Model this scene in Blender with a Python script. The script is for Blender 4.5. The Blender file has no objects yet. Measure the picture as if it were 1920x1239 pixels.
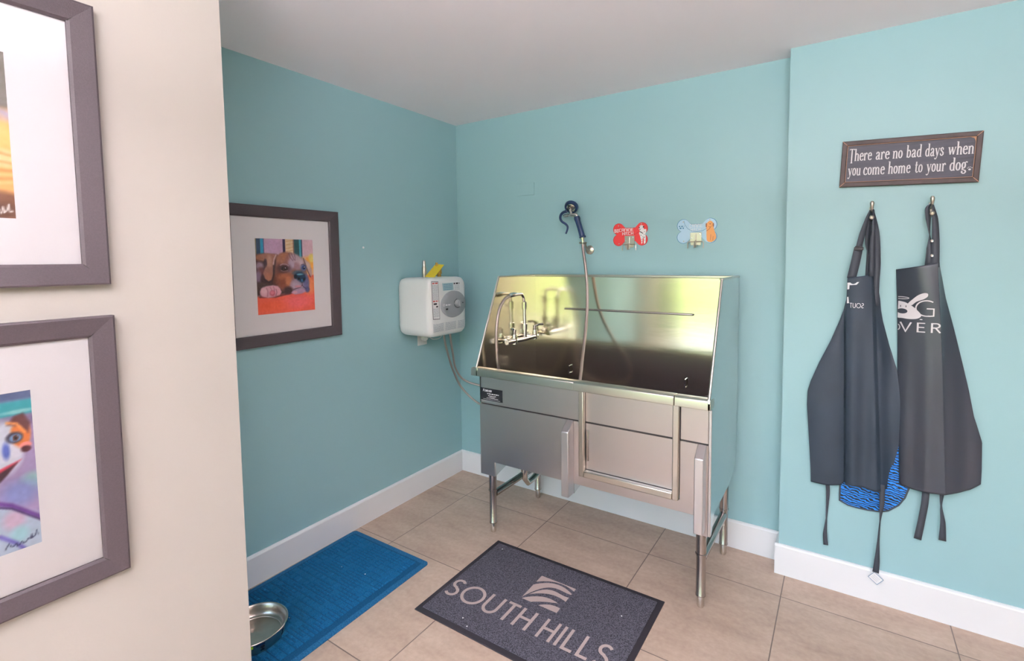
import bpy, bmesh, math, random
import numpy as np
from mathutils import Vector, Matrix, noise as mnoise
random.seed(7)
PI = math.pi
SC = bpy.context.scene
COL = SC.collection

# ------------------------------------------------------------------ camera
cam = bpy.data.objects.new('camera', bpy.data.cameras.new('camera'))
COL.objects.link(cam)
RT = Vector((0.84123212, 0.54058038, -0.01006827))
UP = Vector((-0.02737483, 0.06118279, 0.99775111))
FW = Vector((-0.53998069, 0.83906467, -0.06626722))
cam.matrix_world = Matrix(((RT.x, UP.x, -FW.x, 2.29209), (RT.y, UP.y, -FW.y, -2.66950),
                           (RT.z, UP.z, -FW.z, 1.50643), (0, 0, 0, 1)))
cam.data.sensor_width = 36.0
cam.data.sensor_fit = 'HORIZONTAL'
cam.data.lens = 36.0 * 923.92 / 1920.0
cam.data.shift_x = -28.345 / 1920.0
cam.data.shift_y = -70.458 / 1920.0
cam.data.clip_start = 0.02
SC.camera = cam

# ------------------------------------------------------------------ world, light, exposure
SC.view_settings.view_transform = 'Standard'
SC.view_settings.look = 'None'
SC.view_settings.gamma = 1.0
SC.view_settings.use_curve_mapping = False
SC.view_settings.exposure = 0.33
W = bpy.data.worlds.new('world'); SC.world = W; W.use_nodes = True
wn = W.node_tree; wn.nodes.clear()
sky = wn.nodes.new('ShaderNodeTexSky')
sky.sky_type = 'NISHITA'; sky.sun_disc = False
sky.sun_elevation = math.radians(48); sky.sun_rotation = math.radians(20)
sky.air_density = 1.0; sky.dust_density = 3.0
bg = wn.nodes.new('ShaderNodeBackground'); bg.inputs['Strength'].default_value = 1.5
wo = wn.nodes.new('ShaderNodeOutputWorld')
wn.links.new(sky.outputs[0], bg.inputs['Color']); wn.links.new(bg.outputs[0], wo.inputs['Surface'])

def area_light(name, loc, rot, sx, sy, power, color, portal=False, shape='RECTANGLE'):
    d = bpy.data.lights.new(name, 'AREA'); d.shape = shape; d.size = sx
    if shape == 'RECTANGLE': d.size_y = sy
    d.energy = power; d.color = color
    if portal: d.cycles.is_portal = True
    o = bpy.data.objects.new(name, d); COL.objects.link(o)
    o.location = loc; o.rotation_euler = rot
    return o
area_light('window_portal', (1.9, -4.62, 1.17), (PI / 2, 0, 0), 3.6, 2.2, 1, (1, 1, 1), portal=True)
sd = bpy.data.lights.new('sun', 'SUN'); sd.energy = 1.8; sd.angle = math.radians(1.5); sd.color = (1.0, 0.95, 0.86)
so = bpy.data.objects.new('sun', sd); COL.objects.link(so); so.rotation_euler = (math.radians(-38), math.radians(-12), 0)
ADDED_UPLIGHTS = [(2.45, -3.15), (2.7, -4.0)]  # two uplights added behind the camera to brighten the ceiling
for (lx, ly) in ADDED_UPLIGHTS:
    area_light('added_uplight', (lx, ly, 2.045), (PI - 0.10, 0, 0), 1.5, 0.20, 112.0, (1.0, 0.94, 1.0))
LAMPS = [(4.5, -4.1), (1.5, -4.1)]
LAMP_POWER = 8.0
for (lx, ly) in LAMPS:
    area_light('downlight_bulb', (lx, ly, 2.425), (0, 0, 0), 0.13, 0.13, LAMP_POWER, (1.0, 0.80, 0.60), shape='DISK')

# ------------------------------------------------------------------ materials
def lin(c):
    return tuple((x / 255 / 12.92) if x / 255 <= 0.04045 else ((x / 255 + 0.055) / 1.055) ** 2.4 for x in c)

def mat(name, rgb, rough=0.5, metal=0.0, bump=0.0, bscale=200.0, mott=0.0, mscale=5.0, stretch=None, coat=0.0, spec=None, aniso=0.0):
    m = bpy.data.materials.new(name); m.use_nodes = True
    nt = m.node_tree; P = nt.nodes['Principled BSDF']
    P.inputs['Base Color'].default_value = (*lin(rgb), 1)
    P.inputs['Roughness'].default_value = rough
    P.inputs['Metallic'].default_value = metal
    if coat: P.inputs['Coat Weight'].default_value = coat; P.inputs['Coat Roughness'].default_value = 0.08
    if spec is not None: P.inputs['Specular IOR Level'].default_value = spec
    if aniso: P.inputs['Anisotropic'].default_value = aniso
    tc = nt.nodes.new('ShaderNodeTexCoord')
    src = tc.outputs['Object']
    if stretch:
        mp = nt.nodes.new('ShaderNodeMapping'); mp.inputs['Scale'].default_value = stretch
        nt.links.new(src, mp.inputs['Vector']); src = mp.outputs['Vector']
    if mott:
        n = nt.nodes.new('ShaderNodeTexNoise'); n.inputs['Scale'].default_value = mscale
        n.inputs['Detail'].default_value = 6
        nt.links.new(src, n.inputs['Vector'])
        r = nt.nodes.new('ShaderNodeValToRGB')
        c = lin(rgb)
        r.color_ramp.elements[0].position = 0.3; r.color_ramp.elements[1].position = 0.7
        r.color_ramp.elements[0].color = (*[x * (1 - mott) for x in c], 1)
        r.color_ramp.elements[1].color = (*[min(1, x * (1 + mott)) for x in c], 1)
        nt.links.new(n.outputs['Fac'], r.inputs['Fac']); nt.links.new(r.outputs['Color'], P.inputs['Base Color'])
    if bump:
        n = nt.nodes.new('ShaderNodeTexNoise'); n.inputs['Scale'].default_value = bscale
        n.inputs['Detail'].default_value = 4
        nt.links.new(src, n.inputs['Vector'])
        b = nt.nodes.new('ShaderNodeBump'); b.inputs['Strength'].default_value = bump; b.inputs['Distance'].default_value = 0.002
        nt.links.new(n.outputs['Fac'], b.inputs['Height']); nt.links.new(b.outputs['Normal'], P.inputs['Normal'])
    return m

TEAL = (150, 190, 195)
M = dict(
    teal=mat('teal_paint', TEAL, 0.42, bump=0.12, bscale=120),
    cream=mat('cream_paint', (178, 173, 164), 0.5, bump=0.10, bscale=120),
    ceil=mat('ceiling_paint', (248, 243, 247), 0.85, bump=0.15, bscale=90),
    trim=mat('white_trim', (240, 241, 242), 0.35),
    frame=mat('dark_frame', (74, 65, 69), 0.45, bump=0.25, bscale=900, mott=0.10, mscale=300),
    matboard=mat('matboard', (240, 238, 238), 0.85),
    steel=mat('brushed_steel', (202, 196, 194), 0.34, 1.0, bump=0.06, bscale=60, stretch=(1, 1, 40), aniso=0.3),
    steelv=mat('vertical_brushed_steel', (216, 212, 214), 0.38, 1.0, bump=0.06, bscale=60, stretch=(30, 30, 1)),
    steelside=mat('side_steel', (216, 218, 218), 0.24, 1.0, bump=0.03, bscale=20, stretch=(1, 6, 1)),
    mirror=mat('bright_steel', (236, 230, 212), 0.16, 1.0, bump=0.5, bscale=2.6, stretch=(0.7, 1, 3.4), aniso=0.3),
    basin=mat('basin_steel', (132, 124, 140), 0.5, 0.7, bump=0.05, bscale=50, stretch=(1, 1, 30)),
    rim=mat('rim_steel', (205, 200, 190), 0.28, 1.0),
    tube=mat('satin_tube_steel', (176, 170, 166), 0.24, 1.0),
    chrome=mat('chrome', (220, 218, 212), 0.10, 1.0),
    hose=mat('braided_hose', (182, 168, 162), 0.32, 1.0, bump=0.5, bscale=900),
    dark=mat('dark_gap', (45, 40, 40), 0.6),
    white=mat('white_plastic', (232, 234, 233), 0.30),
    whitecord=mat('white_cord', (225, 228, 228), 0.4),
    greyplastic=mat('grey_plastic', (150, 155, 158), 0.38),
    greyline=mat('grey_print', (172, 182, 190), 0.6),
    darkline=mat('dark_print', (70, 72, 78), 0.6),
    black=mat('black_print', (28, 28, 34), 0.5),
    redprint=mat('red_print', (200, 70, 66), 0.5),
    paper=mat('label_paper', (236, 236, 236), 0.6),
    bluelabel=mat('blue_label', (160, 190, 196), 0.6),
    brass=mat('brass', (190, 150, 80), 0.3, 1.0),
    yellowtag=mat('yellow_tag', (222, 200, 50), 0.5),
    navy=mat('navy_rubber', (26, 52, 92), 0.42),
    nickel=mat('satin_nickel', (190, 184, 172), 0.28, 1.0),
    apron=mat('black_apron_cloth', (40, 54, 68), 0.55, bump=0.25, bscale=700, mott=0.12, mscale=6),
    vinyl=mat('black_vinyl_apron', (44, 52, 64), 0.36, spec=0.7, coat=0.1, bump=0.10, bscale=25, mott=0.06, mscale=7),
    strap=mat('black_strap_webbing', (58, 64, 74), 0.62),
    ink=mat('white_ink', (214, 212, 216), 0.55),
    inkw=mat('bright_white_ink', (236, 236, 240), 0.55),
    signwood=mat('black_sign_wood', (72, 72, 84), 0.55, mott=0.25, mscale=9, stretch=(1, 1, 12)),
    signframe=mat('brown_black_sign_frame', (74, 62, 62), 0.55, mott=0.15, mscale=30),
    rawedge=mat('raw_wood_edge', (196, 150, 120), 0.7),
    red=mat('red_enamel', (226, 60, 62), 0.35),
    darkred=mat('dark_red_edge', (168, 40, 46), 0.4),
    paleblue=mat('pale_blue_enamel', (178, 212, 232), 0.35),
    blueedge=mat('blue_edge', (62, 126, 168), 0.4),
    gold=mat('golden_fur_print', (232, 164, 96), 0.5),
    goldd=mat('brown_fur_print', (150, 92, 60), 0.5),
    mousepad=mat('mat_rubber_edge', (44, 40, 46), 0.7),
    matink=mat('taupe_mat_ink', (176, 158, 152), 0.95, bump=0.4, bscale=700),
    lime=mat('lime_sticker', (170, 205, 50), 0.5),
    lawn=mat('lawn_grass', (128, 140, 84), 0.9, bump=0.6, bscale=30, mott=0.3, mscale=2),
    leaf=mat('hedge_leaves', (128, 142, 84), 0.8, bump=0.8, bscale=12, mott=0.4, mscale=4),
    bark=mat('bark', (110, 90, 72), 0.9, bump=0.6, bscale=30),
    concrete=mat('patio_concrete', (168, 162, 148), 0.8, mott=0.08, mscale=3),
    alu=mat('window_aluminium', (226, 226, 224), 0.4),
)

def glass_mat(name, rough=0.02, tint=(0.97, 0.985, 0.98), ior=1.45):
    m = bpy.data.materials.new(name); m.use_nodes = True
    nt = m.node_tree; nt.nodes.clear()
    o = nt.nodes.new('ShaderNodeOutputMaterial'); mx = nt.nodes.new('ShaderNodeMixShader')
    t = nt.nodes.new('ShaderNodeBsdfTransparent'); g = nt.nodes.new('ShaderNodeBsdfGlossy')
    f = nt.nodes.new('ShaderNodeFresnel'); f.inputs['IOR'].default_value = ior
    t.inputs['Color'].default_value = (*tint, 1); g.inputs['Roughness'].default_value = rough
    nt.links.new(f.outputs[0], mx.inputs[0]); nt.links.new(t.outputs[0], mx.inputs[1])
    nt.links.new(g.outputs[0], mx.inputs[2]); nt.links.new(mx.outputs[0], o.inputs['Surface'])
    return m
M['glass'] = glass_mat('window_glass'); M['pane'] = glass_mat('picture_glass', 0.04, (1, 1, 1), 1.25)

def floor_mat():
    m = bpy.data.materials.new('floor_tile'); m.use_nodes = True
    nt = m.node_tree; N = nt.nodes; L = nt.links; P = N['Principled BSDF']
    tc = N.new('ShaderNodeTexCoord'); sp = N.new('ShaderNodeSeparateXYZ'); L.new(tc.outputs['Object'], sp.inputs[0])
    def ma(op, a, b=None):
        n = N.new('ShaderNodeMath'); n.operation = op
        for i, v in enumerate((a, b)):
            if v is None: continue
            if isinstance(v, (int, float)): n.inputs[i].default_value = v
            else: L.new(v, n.inputs[i])
        return n.outputs[0]
    cells = []; dists = []
    for out, off, size in ((sp.outputs['X'], 0.283, 0.6035), (sp.outputs['Y'], -0.300, 0.616)):
        q = ma('DIVIDE', ma('SUBTRACT', out, off), size)
        cells.append(ma('FLOOR', q))
        fr = ma('FRACT', q)
        d = ma('MULTIPLY', ma('MINIMUM', fr, ma('SUBTRACT', 1.0, fr)), size)
        dists.append(d)
    d = ma('MINIMUM', dists[0], dists[1])
    g = N.new('ShaderNodeMapRange'); g.inputs['From Min'].default_value = 0.0012; g.inputs['From Max'].default_value = 0.0028
    L.new(d, g.inputs['Value'])
    cv = N.new('ShaderNodeCombineXYZ'); L.new(cells[0], cv.inputs[0]); L.new(cells[1], cv.inputs[1])
    wn_ = N.new('ShaderNodeTexWhiteNoise'); L.new(cv.outputs[0], wn_.inputs['Vector'])
    off = N.new('ShaderNodeVectorMath'); off.operation = 'SCALE'; off.inputs['Scale'].default_value = 7.0
    L.new(wn_.outputs['Color'], off.inputs[0])
    ad = N.new('ShaderNodeVectorMath'); ad.operation = 'ADD'; L.new(tc.outputs['Object'], ad.inputs[0]); L.new(off.outputs[0], ad.inputs[1])
    mp = N.new('ShaderNodeMapping'); mp.inputs['Scale'].default_value = (1.0, 2.6, 1.0); L.new(ad.outputs[0], mp.inputs['Vector'])
    n1 = N.new('ShaderNodeTexNoise'); n1.inputs['Scale'].default_value = 3.2; n1.inputs['Detail'].default_value = 9; n1.inputs['Roughness'].default_value = 0.62
    L.new(mp.outputs[0], n1.inputs['Vector'])
    r = N.new('ShaderNodeValToRGB'); e = r.color_ramp.elements
    e[0].position = 0.30; e[0].color = (*lin((172, 150, 132)), 1)
    e[1].position = 0.72; e[1].color = (*lin((202, 180, 160)), 1)
    L.new(n1.outputs['Fac'], r.inputs['Fac'])
    n2 = N.new('ShaderNodeTexNoise'); n2.inputs['Scale'].default_value = 45; n2.inputs['Detail'].default_value = 5
    L.new(tc.outputs['Object'], n2.inputs['Vector'])
    mm = N.new('ShaderNodeMix'); mm.data_type = 'RGBA'; mm.blend_type = 'SOFT_LIGHT'; mm.inputs[0].default_value = 0.35
    L.new(r.outputs['Color'], mm.inputs[6]); L.new(n2.outputs['Fac'], mm.inputs[7])
    br = N.new('ShaderNodeMapRange'); br.inputs['To Min'].default_value = 0.94; br.inputs['To Max'].default_value = 1.05
    L.new(wn_.outputs['Value'], br.inputs['Value'])
    sc = N.new('ShaderNodeVectorMath'); sc.operation = 'SCALE'; L.new(mm.outputs[2], sc.inputs[0]); L.new(br.outputs[0], sc.inputs['Scale'])
    gm = N.new('ShaderNodeMix'); gm.data_type = 'RGBA'; gm.inputs[6].default_value = (*lin((112, 98, 90)), 1)
    L.new(g.outputs[0], gm.inputs[0]); L.new(sc.outputs[0], gm.inputs[7]); L.new(gm.outputs[2], P.inputs['Base Color'])
    P.inputs['Roughness'].default_value = 0.42
    b = N.new('ShaderNodeBump'); b.inputs['Strength'].default_value = 0.5; b.inputs['Distance'].default_value = 0.002
    L.new(g.outputs[0], b.inputs['Height']); L.new(b.outputs[0], P.inputs['Normal'])
    return m
M['floor'] = floor_mat()

def weave_mat(name, c1, c2, scale, rough=0.95):
    m = bpy.data.materials.new(name); m.use_nodes = True
    nt = m.node_tree; N = nt.nodes; L = nt.links; P = N['Principled BSDF']
    tc = N.new('ShaderNodeTexCoord')
    v = N.new('ShaderNodeTexVoronoi'); v.inputs['Scale'].default_value = scale; L.new(tc.outputs['Object'], v.inputs['Vector'])
    n = N.new('ShaderNodeTexNoise'); n.inputs['Scale'].default_value = scale * 0.6; n.inputs['Detail'].default_value = 6
    L.new(tc.outputs['Object'], n.inputs['Vector'])
    r = N.new('ShaderNodeValToRGB'); e = r.color_ramp.elements
    e[0].position = 0.38; e[0].color = (*lin(c1), 1); e[1].position = 0.62; e[1].color = (*lin(c2), 1)
    L.new(n.outputs['Fac'], r.inputs['Fac']); L.new(r.outputs[0], P.inputs['Base Color'])
    b = N.new('ShaderNodeBump'); b.inputs['Strength'].default_value = 0.7; b.inputs['Distance'].default_value = 0.003
    L.new(v.outputs['Distance'], b.inputs['Height']); L.new(b.outputs[0], P.inputs['Normal'])
    P.inputs['Roughness'].default_value = rough; P.inputs['Specular IOR Level'].default_value = 0.2
    return m
M['carpet'] = weave_mat('charcoal_mat_pile', (58, 56, 62), (104, 103, 114), 420)
M['bluecarpet'] = weave_mat('blue_mat_pile', (14, 84, 128), (24, 104, 150), 420)
M['blueshade'] = weave_mat('blue_mat_recess_shade', (12, 68, 108), (18, 84, 126), 420)  # recess colour darkened: shade painted in so the block relief reads
M['blueborder'] = weave_mat('blue_mat_border', (24, 84, 126), (40, 108, 150), 300)

def zebra_mat():
    m = bpy.data.materials.new('blue_zebra_print'); m.use_nodes = True
    nt = m.node_tree; N = nt.nodes; L = nt.links; P = N['Principled BSDF']
    tc = N.new('ShaderNodeTexCoord')
    w = N.new('ShaderNodeTexWave'); w.bands_direction = 'Z'; w.inputs['Scale'].default_value = 30
    w.inputs['Distortion'].default_value = 9; w.inputs['Detail'].default_value = 2.5; w.inputs['Detail Scale'].default_value = 1.4
    mp = N.new('ShaderNodeMapping'); mp.inputs['Scale'].default_value = (0.7, 1, 1); mp.inputs['Rotation'].default_value = (0, -0.30, 0)
    L.new(tc.outputs['Object'], mp.inputs[0]); L.new(mp.outputs[0], w.inputs['Vector'])
    r = N.new('ShaderNodeValToRGB'); r.color_ramp.interpolation = 'LINEAR'; e = r.color_ramp.elements
    e[0].position = 0.40; e[0].color = (*lin((10, 18, 40)), 1); e[1].position = 0.50; e[1].color = (*lin((20, 130, 225)), 1)
    L.new(w.outputs['Fac'], r.inputs[0]); L.new(r.outputs[0], P.inputs['Base Color']); P.inputs['Roughness'].default_value = 0.3
    return m
M['zebra'] = zebra_mat()

def paint_mat():
    m = bpy.data.materials.new('painted_print'); m.use_nodes = True
    nt = m.node_tree; P = nt.nodes['Principled BSDF']
    a = nt.nodes.new('ShaderNodeAttribute'); a.attribute_name = 'paint'
    nt.links.new(a.outputs['Color'], P.inputs['Base Color']); P.inputs['Roughness'].default_value = 0.5
    return m
M['paint'] = paint_mat()

# ------------------------------------------------------------------ geometry helpers
ABS = {}                       # absolute origin of each object made here
class MB:
    def __init__(s, nrm=None): s.v = []; s.f = []; s.nrm = nrm; s.k = 0
    def lift(s, vs):      # overlapping flat strokes are laid one on another, not in one plane
        if s.nrm is None: return vs
        s.k = (s.k + 1) % 14; d = s.k * 1.8e-5
        return [(v[0] + s.nrm[0] * d, v[1] + s.nrm[1] * d, v[2] + s.nrm[2] * d) for v in vs]
    def add(s, vs, fs):
        n = len(s.v); s.v += [tuple(v) for v in vs]; s.f += [tuple(i + n for i in f) for f in fs]; return s
    def box(s, x0, x1, y0, y1, z0, z1):
        x0, x1 = sorted((x0, x1)); y0, y1 = sorted((y0, y1)); z0, z1 = sorted((z0, z1))
        return s.add([(x0, y0, z0), (x1, y0, z0), (x1, y1, z0), (x0, y1, z0), (x0, y0, z1), (x1, y0, z1), (x1, y1, z1), (x0, y1, z1)],
                     [(0, 3, 2, 1), (4, 5, 6, 7), (0, 1, 5, 4), (1, 2, 6, 5), (2, 3, 7, 6), (3, 0, 4, 7)])
    def prism(s, poly, a, b, fn):          # fn(u, v, w) -> xyz ; w runs a..b
        n = len(poly)
        vs = [fn(u, v, a) for u, v in poly] + [fn(u, v, b) for u, v in poly]
        fs = [tuple(range(n))[::-1], tuple(range(n, 2 * n))] + [(i, (i + 1) % n, n + (i + 1) % n, n + i) for i in range(n)]
        return s.add(vs, fs)
    def tube(s, path, r, n=12, cap=True):
        P = [Vector(p) for p in path]
        rs = r if isinstance(r, (list, tuple)) else [r] * len(P)
        prev = None; rings = []
        for i, p in enumerate(P):
            t = (P[min(i + 1, len(P) - 1)] - P[max(i - 1, 0)])
            if t.length < 1e-9: t = Vector((0, 0, 1))
            t.normalize()
            if prev is None:
                a = Vector((0, 0, 1)) if abs(t.z) < 0.9 else Vector((1, 0, 0))
                u = t.cross(a).normalized()
            else:
                u = (prev - t * prev.dot(t)).normalized()
            prev = u; w = t.cross(u)
            rings.append([p + (u * math.cos(2 * PI * k / n) + w * math.sin(2 * PI * k / n)) * rs[i] for k in range(n)])
        vs = [v for R_ in rings for v in R_]; fs = []
        for i in range(len(P) - 1):
            for k in range(n):
                fs.append((i * n + k, i * n + (k + 1) % n, (i + 1) * n + (k + 1) % n, (i + 1) * n + k))
        if cap:
            fs.append(tuple(range(n))[::-1]); m = (len(P) - 1) * n; fs.append(tuple(m + k for k in range(n)))
        return s.add(vs, fs)
    def lathe(s, prof, o, ax=(0, 0, 1), n=32):     # prof: (radius, height along ax)
        ax = Vector(ax).normalized(); a = Vector((0, 0, 1)) if abs(ax.z) < 0.9 else Vector((1, 0, 0))
        u = ax.cross(a).normalized(); w = ax.cross(u); o = Vector(o)
        vs = []
        for r, h in prof:
            for k in range(n):
                vs.append(o + ax * h + (u * math.cos(2 * PI * k / n) + w * math.sin(2 * PI * k / n)) * max(r, 1e-5))
        fs = []
        for i in range(len(prof) - 1):
            for k in range(n):
                fs.append((i * n + k, i * n + (k + 1) % n, (i + 1) * n + (k + 1) % n, (i + 1) * n + k))
        return s.add(vs, fs)
    def ribbon(s, path, wv, t=0.0):          # 3-D path, per-point half-width vectors
        P = [Vector(p) for p in path]; Wv = [Vector(w) for w in wv] if isinstance(wv, list) else [Vector(wv)] * len(P)
        vs = []
        for p, w in zip(P, Wv): vs += [p - w, p + w]
        fs = [(2 * i, 2 * i + 1, 2 * i + 3, 2 * i + 2) for i in range(len(P) - 1)]
        return s.add(vs, fs)
    def poly(s, pts): return s.add(s.lift(pts), [tuple(range(len(pts)))])

def build(mb, name, m, parent=None, smooth=False, bevel=0.0, seg=2, solid=0.0, origin=None, tags=None, subsurf=0, weld=True):
    if parent is not None: o0 = ABS[parent.name]
    elif origin is not None: o0 = Vector(origin)
    else:
        xs = [v[0] for v in mb.v]; ys = [v[1] for v in mb.v]; zs = [v[2] for v in mb.v]
        o0 = Vector(((min(xs) + max(xs)) / 2, (min(ys) + max(ys)) / 2, min(zs)))
    me = bpy.data.meshes.new(name)
    me.from_pydata([tuple(Vector(v) - o0) for v in mb.v], [], mb.f)
    me.materials.append(m)
    bm = bmesh.new(); bm.from_mesh(me)
    if weld: bmesh.ops.remove_doubles(bm, verts=bm.verts, dist=1e-6)
    bmesh.ops.recalc_face_normals(bm, faces=bm.faces); bm.to_mesh(me); bm.free()
    if smooth:
        for p in me.polygons: p.use_smooth = True
    o = bpy.data.objects.new(name, me); COL.objects.link(o)
    if parent is not None: o.parent = parent
    else: o.location = o0
    ABS[o.name] = o0
    if smooth:
        try: me.set_sharp_from_angle(angle=math.radians(40))
        except Exception: pass
    if subsurf:
        d = o.modifiers.new('sub', 'SUBSURF'); d.levels = subsurf; d.render_levels = subsurf
    if solid:
        d = o.modifiers.new('solid', 'SOLIDIFY'); d.thickness = solid; d.offset = 0
    if bevel:
        d = o.modifiers.new('bevel', 'BEVEL'); d.width = bevel; d.segments = seg; d.limit_method = 'ANGLE'; d.angle_limit = math.radians(35)
        if smooth or seg > 1:
            for p in me.polygons: p.use_smooth = True
            try: me.set_sharp_from_angle(angle=math.radians(89 if seg > 3 else 40))
            except Exception: pass
    if tags: tag(o, *tags)
    return o

def tag(o, label, cat, group=None):
    o['label'] = label; o['category'] = cat
    if group: o['group'] = group

def thing(name, loc, label, cat, group=None):
    o = bpy.data.objects.new(name, None); COL.objects.link(o); o.location = loc
    o.empty_display_size = 0.05
    ABS[o.name] = Vector(loc); tag(o, label, cat, group); return o

def struct(mb, name, m, **k):
    o = build(mb, name, m, **k); o['kind'] = 'structure'; return o

def arc(cx, cy, rx, ry, a0, a1, n=14):
    return [(cx + rx * math.cos(math.radians(a0 + (a1 - a0) * i / n)), cy + ry * math.sin(math.radians(a0 + (a1 - a0) * i / n))) for i in range(n + 1)]
def circle(cx, cy, rx, ry=None, n=28): return arc(cx, cy, rx, ry or rx, 0, 360, n)[:-1]

# ------------------------------------------------------------------ lettering: stroke glyphs
SANS = {
    'S': (0.52, [arc(.26, .745, .21, .215, 35, 270, 12) + arc(.25, .265, .225, .225, 90, -145, 12)[1:]]),
    'O': (0.96, [arc(.48, .5, .44, .46, 0, 360, 32)]),
    'U': (0.66, [[(.06, 1), (.06, .36)] + arc(.33, .34, .27, .30, 180, 360, 12) + [(.60, 1)]]),
    'T': (0.52, [[(0, .955), (.52, .955)], [(.26, .95), (.26, 0)]]),
    'H': (0.60, [[(.05, 0), (.05, 1)], [(.55, 0), (.55, 1)], [(.05, .52), (.55, .52)]]),
    'I': (0.12, [[(.06, 0), (.06, 1)]]),
    'L': (0.44, [[(.05, 1), (.05, .045), (.44, .045)]]),
    'F': (0.44, [[(.05, 0), (.05, .955), (.44, .955)], [(.05, .52), (.38, .52)]]),
    'E': (0.48, [[(.46, .955), (.05, .955), (.05, .045), (.48, .045)], [(.05, .52), (.42, .52)]]),
    'V': (0.66, [[(.02, 1), (.33, .02), (.64, 1)]]),
    'R': (0.54, [[(.05, 0), (.05, .955), (.28, .955)] + arc(.28, .73, .21, .225, 90, -90, 10)[1:] + [(.05, .505)], [(.26, .5), (.53, 0)]]),
    'G': (0.80, [arc(.44, .5, .40, .45, 50, 335, 24) + [(.80, .47), (.50, .47)]]),
    'C': (0.62, [arc(.36, .5, .31, .45, 50, 310, 16)]),
    'A': (0.62, [[(.02, 0), (.31, .98), (.60, 0)], [(.12, .33), (.50, .33)]]),
    'N': (0.62, [[(.05, 0), (.05, .98), (.57, .02), (.57, 1)]]),
    'B': (0.5, [[(.05, 0), (.05, .955), (.25, .955)] + arc(.25, .74, .2, .215, 90, -90, 8)[1:] + [(.05, .52)], [(.25, .52)] + arc(.25, .28, .23, .24, 90, -90, 8)[1:] + [(.05, .04)]]),
    ' ': (0.30, []),
}
for k_, g_ in {'c': 'C', 'h': 'H'}.items(): SANS[k_] = SANS[g_]
def sq(*p): return list(p)
SQUARE = {    # square-cut lettering of the bone plates
    'C': (.62, [sq((.6, .9), (.12, .9), (.06, .84), (.06, .16), (.12, .1), (.6, .1))]),
    'A': (.62, [sq((.06, 0), (.06, .84), (.12, .9), (.5, .9), (.56, .84), (.56, 0)), sq((.06, .45), (.56, .45))]),
    'N': (.62, [sq((.06, 0), (.06, .9), (.5, .9), (.56, .84), (.56, 0))]),
    'I': (.12, [sq((.06, 0), (.06, 1))]),
    'E': (.6, [sq((.6, .9), (.06, .9), (.06, .1), (.6, .1)), sq((.06, .5), (.54, .5))]),
    'H': (.62, [sq((.06, 0), (.06, 1)), sq((.56, 0), (.56, 1)), sq((.06, .5), (.56, .5))]),
    'T': (.5, [sq((.0, .75), (.5, .75)), sq((.2, 1), (.2, .16), (.26, .1), (.5, .1))]),
    ' ': (.3, []),
}
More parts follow.
